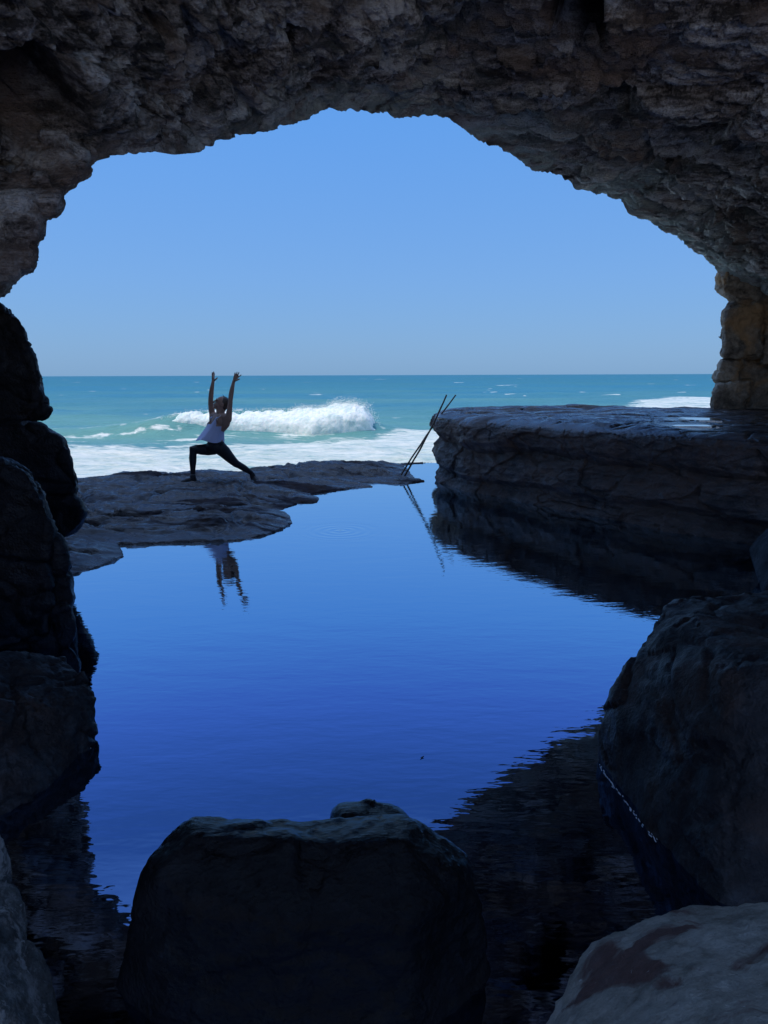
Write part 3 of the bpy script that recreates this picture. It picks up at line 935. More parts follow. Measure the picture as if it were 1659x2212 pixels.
rock('boulder', [hull([tuple(W(*p)) for p in [(2, 1800, 1.22), (12, 1880, 1.2), (-200, 1780, 1.2), (16, 1920, 1.18), (-300, 1900, .9), (-100, 2000, 1.0), (0, 2000, 1.25)]]),
                 hull([tuple(W(*p)) for p in [(18, 1915, 1.15), (30, 1960, 1.13), (46, 2010, 1.12), (62, 2050, 1.11), (-200, 2000, .9), (-200, 1900, 1.1), (0, 2200, .9), (50, 2200, 1.25)]]),
                 hull([tuple(W(*p)) for p in [(68, 2050, 1.08), (92, 2085, 1.06), (108, 2120, 1.05), (122, 2155, 1.04), (140, 2230, 1.0), (160, 2400, 1.0), (-200, 2500, .6), (-200, 2050, .8), (0, 2030, 1.0)]])],
     .007, m_crust, 'barnacle-crusted grey rock cut off by the lower left corner', 'rock', amp=.02, wl=.12, fine=.006, smooth_it=3, pit=.006, group='boulders round the near end of the pool')

# ------------------------------------------------------------------ pool water
M = NT('pool_water')
lw = M.n('ShaderNodeLayerWeight'); lw.inputs['Blend'].default_value = .5
fac = M.math('POWER', lw.outputs['Facing'], 3.0)
M.l(M.mix(fac, (.19, .29, .52), (.62, .92, 1.0)), M.p.inputs['Base Color'])
M.p.inputs['Metallic'].default_value = 1.0
M.p.inputs['Roughness'].default_value = 0.015
rc = WZ(735, 1147)
sub = M.n('ShaderNodeVectorMath', operation='SUBTRACT')
M.l(M.pos, sub.inputs[0]); sub.inputs[1].default_value = tuple(rc)
ln = M.n('ShaderNodeVectorMath', operation='LENGTH'); M.l(sub.outputs[0], ln.inputs[0])
dr = ln.outputs['Value']
ring = M.math('MULTIPLY', M.math('SINE', M.math('MULTIPLY', dr, 62.0)), M.math('EXPONENT', M.math('MULTIPLY', dr, -4.2)))
gate = M.math('LESS_THAN', dr, 0.43)
ring = M.math('MULTIPLY', ring, gate)
wide = M.math('MULTIPLY', M.math('SINE', M.math('MULTIPLY', dr, 38.0)), M.math('EXPONENT', M.math('MULTIPLY', dr, -1.1)))
w1 = M.noise(7.0, 3, .5, sc=(.35, 1, 1), dist=.3)
w2 = M.noise(26.0, 2, .5, sc=(.45, 1, 1))
h = M.math('ADD', M.math('MULTIPLY', w1, .62), M.math('MULTIPLY', w2, .17))
h = M.math('ADD', h, M.math('ADD', M.math('MULTIPLY', ring, .7), M.math('MULTIPLY', wide, .06)))
M.l(M.bump(h, .0022), M.p.inputs['Normal'])
pw = [(-8, -8), (9, -8), (9, 13.2), (.5, 13.25), (-.2, 12.6), (-1.8, 11.0), (-2.5, 10.2), (-8, 9.6)]
pool = mesh_np('pool_water', [(x, y, 0.0) for x, y in pw], np.array([list(range(len(pw)))]), M.m, smooth=False)
tag(pool, 'calm blue rock pool reflecting the sky', kind='structure')

# puddles on the platform
M = NT('puddle_water')
M.p.inputs['Base Color'].default_value = (.55, .62, .7, 1)
M.p.inputs['Metallic'].default_value = 1.0
M.p.inputs['Roughness'].default_value = 0.06


def puddle(px, py, z, rx, ry, seed, label):
    c = WZ(px, py, z)
    n = 48
    a = np.linspace(0, 2 * np.pi, n, endpoint=False)
    r = 1 + .45 * perlin(np.stack([np.cos(a) * 1.3 + seed, np.sin(a) * 1.3, a * 0], -1)) + .15 * np.sin(a * 5 + seed)
    top = np.stack([c[0] + rx * r * np.cos(a), c[1] + ry * r * np.sin(a), np.full(n, z)], -1)
    bot = top * 1.0; bot[:, 2] -= .06
    V = np.concatenate([top, bot])
    Fc = [list(range(n))] + [[i, i + n, (i + 1) % n + n, (i + 1) % n] for i in range(n)]
    o = mesh_np('puddle_water', V, np.array(Fc, dtype=object), M.m, smooth=False)
    return tag(o, label, kind='structure')


puddle(1506, 919, 1.012, .24, .14, 2.0, 'near thin puddle on the platform top')
puddle(1512, 905, 1.012, .24, .30, 5.0, 'wider puddle on the platform top near the pillar')


# white flecks painted as glints along the waterline of the near rocks, and a floating leaf
def flecks(name, pts, n, seed, label):
    r_ = np.random.default_rng(seed)
    P = resample(np.array([WZ(*p) for p in pts]), n)
    V, Fc = [], []
    for q in P:
        if r_.random() < .35: continue
        L_, w_ = r_.uniform(.003, .014), r_.uniform(.001, .0024)
        a = np.array(P[-1] - P[0]); a /= np.linalg.norm(a); b = np.array([-a[1], a[0], 0])
        q = q + b * r_.normal(0, .004)
        k0 = len(V)
        for zz, sc in ((-.002, 1), (.0015, .8)):
            for th in np.linspace(0, 2 * np.pi, 8, endpoint=False):
                V.append(q + a * L_ * math.cos(th) * sc + b * w_ * math.sin(th) * sc + np.array([0, 0, zz]))
        Fc.append(list(range(k0 + 8, k0 + 16)))
        Fc += [[k0 + i, k0 + (i + 1) % 8, k0 + 8 + (i + 1) % 8, k0 + 8 + i] for i in range(8)]
    o = mesh_np(name, V, np.array(Fc, dtype=object), m_glint)
    tag(o, label, kind='stuff')


_F = NT('painted_glint'); _F.p.inputs['Base Color'].default_value = (.75, .78, .8, 1); _F.p.inputs['Roughness'].default_value = .5
m_glint = _F.m
flecks('painted_glint', [(1302, 1640), (1296, 1655), (1330, 1705), (1375, 1765), (1422, 1822)], 70, 1, 'thin broken line of painted glints at the waterline of the right boulder')
flecks('painted_glint', [(208, 1608), (150, 1640), (85, 1698), (57, 1728)], 26, 2, 'a few painted glint flecks below the greenish boulder')
_c = WZ(912, 1637); _u = np.linspace(-1, 1, 9)
LV = [_c + np.array([.011 * u_ * .8, .011 * u_ * .6, .002 + .003 * u_ * u_]) + np.array([-.6, .8, 0]) * w_ * .0035 * (1 - u_ * u_) + np.array([0, 0, h_]) for h_ in (0, .0012) for u_ in _u for w_ in (-1, 1)]
LF = [[2 * i, 2 * i + 1, 2 * i + 3, 2 * i + 2] for i in range(8)] + [[18 + 2 * i, 18 + 2 * i + 2, 18 + 2 * i + 3, 18 + 2 * i + 1] for i in range(8)]
tag(mesh_np('leaf', LV, np.array(LF), m_dark), 'tiny dark leaf floating on the open blue pool', 'leaf')

# ------------------------------------------------------------------ sea
SEA = -1.0


def breaker_h(x):
    px = [-19, -14.0, -11.2, -10.0, -9.2, -7.5, -5.8, -4.0, -3.0, -2.0, -1.2, -.7, -.2, 1.2]
    hh = [0.05, .3, .55, .8, .95, .98, .96, 1.0, 1.08, 1.18, 1.25, 1.1, .6, .1]
    return np.interp(x, px, hh)


def build_sea():
    nr, nc = 900, 620
    ys = 11.0 * (9000 / 11.0) ** (np.linspace(0, 1, nr) ** 1.25)
    s = np.linspace(-1.0, 1.0, nc)
    Y, Sx = np.meshgrid(ys, s, indexing='ij')
    X = Y * Sx
    p = np.stack([X, Y, X * 0], -1)
    fade = 1 / (1 + (Y / 160) ** 2)
    z = .16 * fbm(p * np.array([.12, .3, 1]), 3) * fade * 2
    z += .09 * fbm(p * np.array([.5, 1.2, 1]), 3, ridged=True) / (1 + (Y / 60) ** 2)
    z += .25 * np.sin(Y * .28 + .8 * perlin(p * .06)) * fade * sstep(38, 60, Y)
    # swell that carries the breaker
    yc = 33 + 1.2 * perlin(np.stack([X * .15, X * 0, X * 0], -1)) + .02 * X
    dy = Y - yc
    H = breaker_h(X)
    H = H * (1 - .45 * sstep(-2.2, -.8, X))
    z += .92 * H * np.where(dy < 0, np.exp(-(dy / .9) ** 2), np.exp(-(dy / 2.6) ** 2))
    # foam amount
    n1 = fbm(p * np.array([.35, 1.3, 1]) + 3, 5)
    n2 = fbm(p * np.array([1.2, 3.5, 1]) + 9, 4)
    lim = np.interp(X / Y, [-.6, -.3, -.15, -.02, .03, .08, .3], [26.0, 26.0, 27.5, 29.5, 33, 33.5, 33])
    foam = sstep(2.4, -1.4, Y - lim + 2.5 * n1)
    foam = np.maximum(foam * (.88 + .35 * n2), .62 * sstep(-.02, .32, n1 + .5 * n2 - .02 * np.maximum(Y - 33, 0) ** 1.0 + .02) * sstep(46, 30, Y))
    # streaks dragged up the face on the left of the break
    face = sstep(-13.5, -11.5, X) * sstep(-8.0, -9.0, X) * sstep(-.2, .2, dy + .6) * sstep(1.4, .6, dy)
    foam = np.maximum(foam, .55 * face * sstep(-.05, .35, n2 + .3 * n1))
    foam = np.maximum(foam, .75 * np.exp(-((dy - .15) / .4) ** 2) * sstep(-14.5, -12, X) * sstep(-8, -9.5, X) * sstep(-.3, .2, n2))
    # old surf on the right
    rx = X / Y
    rg = sstep(.27, .36, rx + .05 * n1) * sstep(44, 50, Y) * sstep(np.interp(rx, [.27, .36, .5], [54, 72, 80]) + 4, np.interp(rx, [.27, .36, .5], [54, 72, 80]) - 2, Y + 8 * n1)
    foam = np.maximum(foam, rg * (.75 + .5 * n2))
    # scattered white caps
    pc = np.stack([X * .16, Y * .5, X * 0], -1)
    k = perlin(pc + 20) + .5 * perlin(pc * 3.1 + 4)
    caps = sstep(.78, .9, k) * sstep(34, 44, Y) * sstep(260, 120, Y)
    pc2 = np.stack([X * .05, Y * .09, X * 0], -1)
    k2 = perlin(pc2 + 60) + .5 * perlin(pc2 * 3.7 + 4)
    caps = np.maximum(caps, sstep(.82, .9, k2) * sstep(90, 130, Y) * sstep(900, 500, Y))
    foam = np.clip(np.maximum(foam, caps), 0, 1)
    z += .05 * foam * (n2 + .3)
    foam = np.maximum(foam, sstep(18.5, 17, Y))  # solid foam added out of view to bounce sunlight up to the roof
    V = np.stack([X, Y, SEA + z], -1)
    o = mesh_np('sea', V.reshape(-1, 3), grid_faces(nr, nc, flip=True), None, loc=np.zeros(3))
    at = o.data.attributes.new('foam', 'FLOAT', 'POINT')
    at.data.foreach_set('value', foam.ravel().astype(np.float32))
    M = NT('sea_water')
    A = M.n('ShaderNodeAttribute', attribute_name='foam')
    fo = A.outputs['Fac']
    sep = M.n('ShaderNodeSeparateXYZ'); M.l(M.pos, sep.inputs[0])
    # open water turns from milky turquoise over the sand to blue offshore
    off = M.math('LOGARITHM', M.math('MAXIMUM', sep.outputs['Y'], 1.0), 10.0)
    rr = M.n('ShaderNodeMapRange'); M.l(off, rr.inputs[0])
    rr.inputs[1].default_value = 1.3; rr.inputs[2].default_value = 3.2
    col = M.ramp(rr.outputs[0], [(0.0, (.19, .38, .32)), (.12, (.15, .35, .30)), (.28, (.10, .28, .27)), (.45, (.05, .22, .25)), (.65, (.03, .18, .205)), (1, (.022, .16, .19))])
    pn = M.noise(.045, 4, .5, sc=(.5, 1.6, 1))
    col = M.mix(M.ramp(pn, [(.42, (0, 0, 0)), (.6, (.55, .55, .55))]), col, (.02, .19, .30))
    br = M.noise(.9, 5, .65, sc=(.5, 1.6, 1), dist=.5)
    br2 = M.noise(4.5, 4, .7, sc=(.45, 1.5, 1), dist=.8)
    thr = M.math('ADD', fo, M.math('ADD', M.math('MULTIPLY', M.math('SUBTRACT', br, .5), .9), M.math('MULTIPLY', M.math('SUBTRACT', br2, .5), 1.0)))
    mk = M.ramp(thr, [(.36, (0, 0, 0)), (.66, (1, 1, 1))])
    fo2 = M.math('GREATER_THAN', fo, 0.02)
    mk = M.mix(fo2, (0, 0, 0), mk)
    fc = M.ramp(M.math('ADD', M.math('MULTIPLY', br, .5), M.math('MULTIPLY', br2, .5)), [(.36, (.30, .48, .44)), (.47, (.62, .69, .60)), (.6, (.88, .87, .76))])
    hidden_bounce = M.n('ShaderNodeMapRange'); M.l(sep.outputs['Y'], hidden_bounce.inputs[0])
    hidden_bounce.inputs[1].default_value = 20; hidden_bounce.inputs[2].default_value = 15
    fc = M.mix(hidden_bounce.outputs[0], fc, (.88, .90, .90))  # hidden foam whitened as an added reflector for the roof
    c = M.mix(mk, col, fc)
    M.l(c, M.p.inputs['Base Color'])
    M.p.inputs['Roughness'].default_value = .35
    M.p.inputs['Specular IOR Level'].default_value = .10
    bb = M.bump(M.noise(1.4, 5, .6, sc=(.5, 1.6, 1), dist=.3), .22)
    bb = M.bump(M.noise(9, 4, .6, sc=(.5, 1.5, 1)), .03, prev=bb)
    M.l(bb, M.p.inputs['Normal'])
    o.data.materials.append(M.m)
    tag(o, 'turquoise sea with foam and white caps out to the horizon', kind='structure')
    return o


sea = build_sea()

# white water of the breaking wave
M = NT('white_water')
nn = M.noise(3.0, 6, .7)
M.l(M.ramp(nn, [(.35, (.66, .76, .68)), (.55, (.95, .94, .84))]), M.p.inputs['Base Color'])
M.p.inputs['Roughness'].default_value = .9
M.p.inputs['Specular IOR Level'].default_value = .1
M.p.inputs['Subsurface Weight'].default_value = .25
M.p.inputs['Subsurface Radius'].default_value = (.2, .3, .3)
M.l(M.bump(M.noise(8, 5, .7), .03), M.p.inputs['Normal'])
m_foam = M.m


def build_breaker():
    nu, nv = 700, 150
    u = np.linspace(-9.5, -.35, nu)
    v = np.linspace(0, 1, nv)
    U, Vv = np.meshgrid(u, v, indexing='ij')
    one = np.stack([u * .15, u * 0, u * 0], -1)
    yc = 33 + 1.2 * perlin(one) + .02 * u
    crest = breaker_h(u) * 1.10 + .10 * fbm(np.stack([u * 1.2, u * 0 + 4, u * 0], -1), 4)
    endl = sstep(-9.7, -8.3, u); endr = sstep(-.30, -.9, u)
    base = np.interp(u, [-9.6, -8, -6, -3, -1, -.3], [.75, .35, .05, -.05, .05, .3])
    phi = Vv * np.pi
    front = np.interp(u, [-9.6, -8, -6, -3, -.3], [.3, .8, 1.5, 1.9, 1.0])
    Yp = yc[:, None] + np.where(phi < np.pi / 2, -front[:, None] * np.cos(phi), -1.0 * np.cos(phi))
    Zp = SEA + base[:, None] + (crest - base)[:, None] * np.sin(phi) ** .6 * (endl * endr ** .5)[:, None] - .05
    P = np.stack([U, Yp, Zp], -1)
    n = grid_normals(P)
    cq = np.array([0, 33.0, SEA])
    sg = np.sign((n * (P - (cq + np.stack([U, 0 * U, 0 * U], -1)))).sum(-1, keepdims=True))
    n = n * sg
    d1, _ = worley(P * 1.6 + .3 * perlin(P * 2)[..., None])
    d2, _ = worley(P * 4.5 + 3)
    dis = .18 * (.5 - d1) + .05 * (.5 - d2) + .03 * fbm(P * 6, 4, gain=.6) + .12 * fbm(P * 1.2 + 4, 3)
    P = P + n * dis[..., None] * (np.sin(phi) * .8 + .2)[..., None]
    o = mesh_np('wave_foam', P.reshape(-1, 3), grid_faces(nu, nv), m_foam)
    tag(o, 'white water of the breaking wave behind the stretching person', kind='stuff')
    # spray torn off the crest
    k = 5000
    uu = np.random.default_rng(3).choice(nu, k, p=(lambda w: w / w.sum())(sstep(-9.6, -2, u) ** 1.5 * .8 + .2))
    r = np.random.default_rng(4)
    ctr = P[uu, r.integers(nv // 2 - 20, nv // 2 + 26, k)]
    hgt = np.abs(r.normal(0, 1, k)) * (.06 + .08 * sstep(-5, -1.5, u[uu]))
    ctr = ctr + np.stack([r.normal(0, .12, k), r.normal(0, .25, k), hgt], -1)
    sz = .006 + .014 * r.random(k) ** 2
    octv = np.array([[1, 0, 0], [-1, 0, 0], [0, 1, 0], [0, -1, 0], [0, 0, 1], [0, 0, -1]], float)
    octf = np.array([[0, 2, 4], [2, 1, 4], [1, 3, 4], [3, 0, 4], [2, 0, 5], [1, 2, 5], [3, 1, 5], [0, 3, 5]])
    V = (ctr[:, None] + octv[None] * sz[:, None, None]).reshape(-1, 3)
    Fc = (octf[None] + np.arange(k)[:, None, None] * 6).reshape(-1, 3)
    s = mesh_np('wave_spray', V, Fc, m_foam)
    tag(s, 'fine spray thrown up from the crest of the breaking wave', kind='stuff')


build_breaker()

# ------------------------------------------------------------------ the two poles
M = NT('weathered_cane')
nz = M.noise(6, 4, .6)
M.l(M.ramp(nz, [(.35, (.08, .055, .035)), (.65, (.22, .15, .10))]), M.p.inputs['Base Color'])
M.p.inputs['Roughness'].default_value = .6
m_cane = M.m


def tube(path, rad, nseg=12, ell=None):
    """closed tube with rounded ends; returns verts, faces"""
    P = np.asarray(path, float)
    R = np.broadcast_to(np.asarray(rad, float), (len(P),)).copy()
    # rounded caps
    t0 = P[0] - P[1]; t0 /= np.linalg.norm(t0)
    t1 = P[-1] - P[-2]; t1 /= np.linalg.norm(t1)
    pre, prr, post, por = [], [], [], []
    for a in (88, 65, 40, 20):
        c, s = math.cos(math.radians(a)), math.sin(math.radians(a))
        pre.append(P[0] + t0 * R[0] * s); prr.append(R[0] * c)
    for a in (20, 40, 65, 88):
        c, s = math.cos(math.radians(a)), math.sin(math.radians(a))
        post.append(P[-1] + t1 * R[-1] * s); por.append(R[-1] * c)
    P = np.concatenate([pre, P, post]); R = np.r_[prr, R, por]
    T = np.gradient(P, axis=0)
    T /= np.linalg.norm(T, axis=1)[:, None]
    ref = np.array([0, 0, 1.0]) if abs(T[len(T) // 2][2]) < .8 else np.array([0, 1.0, 0])
    V, Fc = [], []
    for i in range(len(P)):
        a = np.cross(T[i], ref); a /= np.linalg.norm(a)
        b = np.cross(a, T[i])
        for k in range(nseg):
            th = 2 * math.pi * k / nseg
            V.append(P[i] + R[i] * (a * math.cos(th) + b * math.sin(th)))
    n = len(P)
    for i in range(n - 1):
        for k in range(nseg):
            k2 = (k + 1) % nseg
            Fc.append((i * nseg + k, i * nseg + k2, (i + 1) * nseg + k2, (i + 1) * nseg + k))
    Fc.append(tuple(range(nseg))[::-1])
    Fc.append(tuple((n - 1) * nseg + k for k in range(nseg)))
    return V, Fc


def pole(b, m, t, r0, r1, label):
    a = np.linspace(0, 1, 26)[:, None]
    P = (1 - a) ** 2 * b + 2 * a * (1 - a) * m + a * a * t
    P = P + np.stack([.006 * perlin(P * 4 + 3), .006 * perlin(P * 4 + 9), 0 * P[:, 0]], -1)
    R = np.linspace(r0, r1, 26) * (1 + .12 * (np.arange(26) % 6 == 3))
    v, f = tube(P, R, 10)
    o = mesh_np('wooden_pole', v, np.array(f, dtype=object), m_cane)
    return tag(o, label, 'pole', 'thin poles leaning on the platform corner')


pole(W(863, 1032, 11.3), W(921, 935, 11.0), W(984, 854, 11.1), .013, .010, 'thin pole leaning on the platform corner, the one whose top reaches farther right')
pole(W(871, 1033, 11.35), W(928, 940, 10.85), W(964, 854, 10.65), .014, .011, 'thin pole leaning on the platform corner, the steeper one whose top ends left')

# ------------------------------------------------------------------ the person
def simple_mat(name, c, rough=.7, spec=.3, var=.15, sc=30, sheen=0.0, bump=.0):
    M = NT(name)
    n = M.noise(sc, 4, .6)
    M.l(M.mix(n, tuple(x * (1 - var) for x in c), tuple(min(1, x * (1 + var)) for x in c)), M.p.inputs['Base Color'])
    M.p.inputs['Roughness'].default_value = rough
    M.p.inputs['Specular IOR Level'].default_value = spec
    if sheen: M.p.inputs['Sheen Weight'].default_value = sheen
    if bump: M.l(M.bump(n, bump), M.p.inputs['Normal'])
    return M.m


m_skin = simple_mat('skin', (.42, .26, .20), .5, .4, .1)
m_hair = simple_mat('hair', (.10, .07, .055), .5, .4, .4, 80)
m_top = simple_mat('white_cotton', (.60, .66, .95), .85, .2, .04, 20, .1)
m_legg = simple_mat('black_stretch_fabric', (.025, .026, .035), .6, .35, .2)
m_shoe = simple_mat('dark_shoe', (.03, .03, .035), .6, .4, .3)
m_sole = simple_mat('shoe_sole', (.16, .16, .17), .7, .3, .2)
m_sock = simple_mat('grey_sock', (.30, .30, .32), .9, .1, .1)
m_metal = NT('silver'); m_metal.p.inputs['Metallic'].default_value = 1; m_metal.p.inputs['Roughness'].default_value = .3
m_metal.p.inputs['Base Color'].default_value = (.8, .8, .8, 1); m_metal = m_metal.m

YP = 10.0


def J(zx, zy, dy=0.0):
    """a joint read in the close-up of the person (a 1659-wide zoom), dy metres behind the body plane"""
    return W(368.7 + zx / 6.0, 774.2 + zy / 6.0, YP + dy)


person = bpy.data.objects.new('person', None)
COL.objects.link(person)
person.location = Vector(tuple(FOOT_F))
tag(person, 'person in white sleeveless top and dark leggings in a deep lunge with both arms raised', 'person')


class Parts:
    def __init__(s): s.V, s.F = [], []
    def add(s, vf):
        b = len(s.V); s.V += list(vf[0]); s.F += [tuple(i + b for i in q) for q in vf[1]]
    def tube(s, path, rad, nseg=16): s.add(tube(path, rad, nseg))
    def ell(s, c, ax, ay, az, nu=18, nv=12):
        """ellipsoid with axis vectors"""
        V, Fc = [], []
        c, ax, ay, az = map(lambda q: np.asarray(q, float), (c, ax, ay, az))
        for i in range(nv + 1):
            ph = math.pi * (i + .0) / nv if 0 < i < nv else (math.pi * .01 if i == 0 else math.pi * .99)
            for k in range(nu):
                th = 2 * math.pi * k / nu
                V.append(c + ax * math.sin(ph) * math.cos(th) + ay * math.sin(ph) * math.sin(th) + az * math.cos(ph))
        for i in range(nv):
            for k in range(nu):
                Fc.append((i * nu + k, (i + 1) * nu + k, (i + 1) * nu + (k + 1) % nu, i * nu + (k + 1) % nu))
        Fc.append(tuple(range(nu)))
        Fc.append(tuple(nv * nu + k for k in range(nu))[::-1])
        s.add((V, Fc))
    def build(s, name, mat, voxel, it=3, parent=None, f=.5):
        me = remesh(name, s.V, s.F, voxel, it, f)
        n = len(me.vertices)
        co = np.empty(n * 3); me.vertices.foreach_get('co', co)
        co = co.reshape(-1, 3) - np.array(parent_loc)
        me.vertices.foreach_set('co', co.ravel())
        me.polygons.foreach_set('use_smooth', np.ones(len(me.polygons), bool))
        me.materials.clear(); me.materials.append(mat); me.name = name
        o = bpy.data.objects.new(name, me); COL.objects.link(o)
        o.parent = parent
        return o


parent_loc = tuple(FOOT_F)


def nrm(v):
    v = np.asarray(v, float); return v / np.linalg.norm(v)


fwd = nrm((-.80, -.60, 0)); lft = nrm((.60, -.80, 0)); up = np.array([0, 0, 1.0])

B = Parts()
# torso, leaning back
hipc = J(575, 1135); waist = J(588, 1020); ribs = J(612, 900); chest = J(628, 815); neck0 = J(645, 725); neck1 = J(655, 640)
for c, a, b, h in ((hipc, .135, .105, .105), (J(590, 1070), .125, .095, .09), (waist, .112, .085, .09), (ribs, .125, .095, .10), (chest, .135, .10, .10), (J(636, 770), .13, .08, .07)):
    ax = nrm(chest - hipc)
    B.ell(c, lft * a, np.cross(ax, lft) * b, ax * h)
B.ell(J(595, 870) + lft * .06 + fwd * .03, lft * .055, fwd * .06, up * .06)
B.ell(J(575, 870) - lft * .06 + fwd * .03, lft * .055, fwd * .06, up * .06)
B.tube([neck0, neck1, J(652, 610)], [.057, .052, .048]); B.tube([J(632, 700, -.02), J(628, 655, -.01), J(625, 625)], [.045, .040, .032])
# shoulders into raised arms
shR = J(548, 745, .10); shL = J(735, 765, -.10)
B.tube([J(640, 760), shR], [.06, .05]); B.tube([J(640, 765), shL], [.065, .052])
B.tube([J(665, 900, -.03), J(715, 850, -.08), shL], [.06, .055, .052])
B.tube([J(575, 860, .05), J(545, 790, .09), shR], [.055, .05, .05])
B.tube([J(548, 760, .10), J(536, 700, .11), J(528, 650, .11), J(520, 590, .11), J(519, 540, .10), J(524, 470, .08), J(532, 400, .07), J(543, 340, .06), J(549, 300, .06)],
       [.046, .042, .041, .037, .034, .034, .030, .024, .021])
B.tube([J(745, 790, -.10), J(754, 730, -.11), J(764, 660, -.12), J(770, 600, -.12), J(775, 540, -.12), J(783, 470, -.11), J(795, 400, -.10), J(808, 340, -.09), J(819, 295, -.08)],
       [.050, .043, .036, .033, .031, .033, .030, .023, .021])


def hand(P, wrist, palm, tips, thumb, palm_r=.026, fr=.0085):
    w, p = wrist, palm
    d = nrm(p - w)
    # palm: a flat box-like blob from several tubes
    n = len(tips)
    for k, (base, mid, tip) in enumerate(tips):
        P.tube([w, (w + base) / 2, base], [.017, .016, .012], 10)
        P.tube([base, mid, tip], [fr * 1.15, fr, fr * .82], 10)
    b, m, t = thumb
    P.tube([w, b], [.016, .014], 10)
    P.tube([b, m, t], [.0125, .0105, .0085], 10)


# far hand (image left): seen nearly edge on, thumb leaving the side
hand(B, J(550, 292, .06), J(552, 250, .06),
     [(J(541, 232, .045), J(538, 205, .04), J(539, 181, .04)),
      (J(546, 228, .06), J(551, 200, .06), J(557, 172, .06)),
      (J(553, 228, .075), J(558, 204, .08), J(562, 178, .085)),
      (J(560, 234, .09), J(566, 214, .10), J(568, 196, .105))],
     (J(570, 280, .05), J(588, 270, .04), J(605, 251, .035)))
# near hand: open, fingers spread
hand(B, J(822, 285, -.08), J(840, 250, -.08),
     [(J(824, 240, -.08), J(829, 212, -.08), J(834, 184, -.075)),
      (J(840, 232, -.08), J(852, 205, -.08), J(862, 176, -.08)),
      (J(856, 238, -.08), J(873, 210, -.085), J(886, 180, -.085)),
      (J(867, 250, -.08), J(890, 232, -.085), J(914, 214, -.09))],
     (J(846, 286, -.09), J(868, 278, -.11), J(893, 267, -.12)))
# head
fd = nrm((-.82, -.34, .46)); hu = nrm(np.array([.44, .0, .88]) - fd * np.dot((.44, .0, .88), fd)); hl = np.cross(hu, fd)
hc = J(657, 582)
B.ell(hc + hu * .012 - fd * .008, hl * .071, fd * .085, hu * .088)
B.ell(hc - hu * .045 + fd * .022, hl * .056, fd * .058, hu * .060)
B.ell(hc - hu * .088 + fd * .052, hl * .026, fd * .024, hu * .022)            # chin
B.tube([hc + hu * .012 + fd * .078, hc - hu * .020 + fd * .098, hc - hu * .030 + fd * .096], [.008, .011, .012], 10)   # nose
B.tube([hc - hu * .056 + fd * .078 - hl * .018, hc - hu * .055 + fd * .085, hc - hu * .056 + fd * .078 + hl * .018], .0075, 8)   # lips
B.tube([hc + hu * .024 + fd * .072 - hl * .036, hc + hu * .028 + fd * .082, hc + hu * .024 + fd * .072 + hl * .036], .008, 8)   # brow
for s in (-1, 1):
    B.ell(hc + hl * s * .072 - fd * .006 - hu * .008, hl * .010, fd * .018, hu * .030)
B.tube([hc - hu * .06, neck1], [.05, .047])
# legs (mostly inside the leggings)
hipR = J(560, 1165, .07); kneeR = J(290, 1172, -.10); ankR = J(287, 1505, -.12)
hipL = J(640, 1165, -.02); kneeL = J(850, 1365, .12); ankL = J(1052, 1490, .28)
legR = ([hipR, J(480, 1182, .04), J(390, 1182, -.03), J(320, 1176, -.08), kneeR, J(289, 1230, -.10), J(287, 1290, -.10), J(288, 1340, -.11), J(287, 1420, -.12), ankR],
        [.088, .080, .070, .058, .054, .046, .050, .046, .036, .031])
legL = ([hipL, J(700, 1215, .02), J(755, 1275, .05), J(810, 1330, .09), kneeL, J(895, 1388, .17), J(945, 1418, .20), J(1000, 1452, .24), ankL],
        [.092, .084, .072, .059, .052, .046, .046, .037, .029])
for (pth, rr) in (legR, legL):
    B.tube(pth, np.array(rr) - .007)
toeR = J(165, 1600, -.20); heelR = J(305, 1590, -.10)
B.tube([ankR, J(290, 1560, -.12)], [.028, .028]); B.tube([J(290, 1575, -.12), J(230, 1588, -.15), J(180, 1600, -.18)], [.028, .026, .02])
B.tube([ankL, J(1080, 1540, .30)], [.026, .026]); B.tube([J(1078, 1545, .30), J(1100, 1575, .27), J(1115, 1588, .24)], [.026, .024, .018])
B.build('body', m_skin, .0055, 3, person)

# leggings
L = Parts()
for (pth, rr) in (legR, legL):
    L.tube(pth[:-1] + [pth[-1]], np.array(rr) + .001, 20)
L.ell(hipc - up * .01, lft * .145, fwd * .118, up * .10)
L.ell(J(588, 1095), lft * .137, fwd * .108, up * .075)
L.ell(J(650, 1150, .0), nrm((.7, .2, -.3)) * .10, lft * .09, up * .085)
L.build('leggings', m_legg, .0065, 4, person)

# shoes and socks
for kind, (ank, heel, mid, toe, dirn) in {
        'front': (ankR, J(305, 1592, -.11), J(235, 1594, -.15), J(160, 1604, -.20), None),
        'rear': (ankL, J(1072, 1548, .30), J(1095, 1574, .27), J(1122, 1592, .22), None)}.items():
    S = Parts()
    if kind == 'front':
        S.tube([ank + np.array([0, 0, -.025]), ank + np.array([0.002, 0, -.06])], [.040, .045])
    else:
        S.tube([ank + (heel - ank) * .25, heel], [.038, .043])
    S.tube([heel, mid, toe], [.043, .040, .030])
    ax = nrm(toe - heel)
    S.ell(mid + up * .012, ax * .07, np.cross(ax, up) * .042, up * .035)
    sh = S.build('shoe', m_shoe, .006, 3, person)
    So = Parts()
    side = nrm(np.cross(ax, up)); dn = np.cross(ax, side); dn = dn if dn[2] < 0 else -dn
    for k in np.linspace(0, 1, 7):
        c = heel * (1 - k) + toe * k + dn * .032
        So.ell(c, ax * .035, side * (.043 - .010 * abs(k - .45) * 2), dn * .010)
    so = So.build('sole', m_sole, .006, 2, sh)
    if kind == 'rear':
        so['label'] = 'pale sole edge touching the rock'
K = Parts()
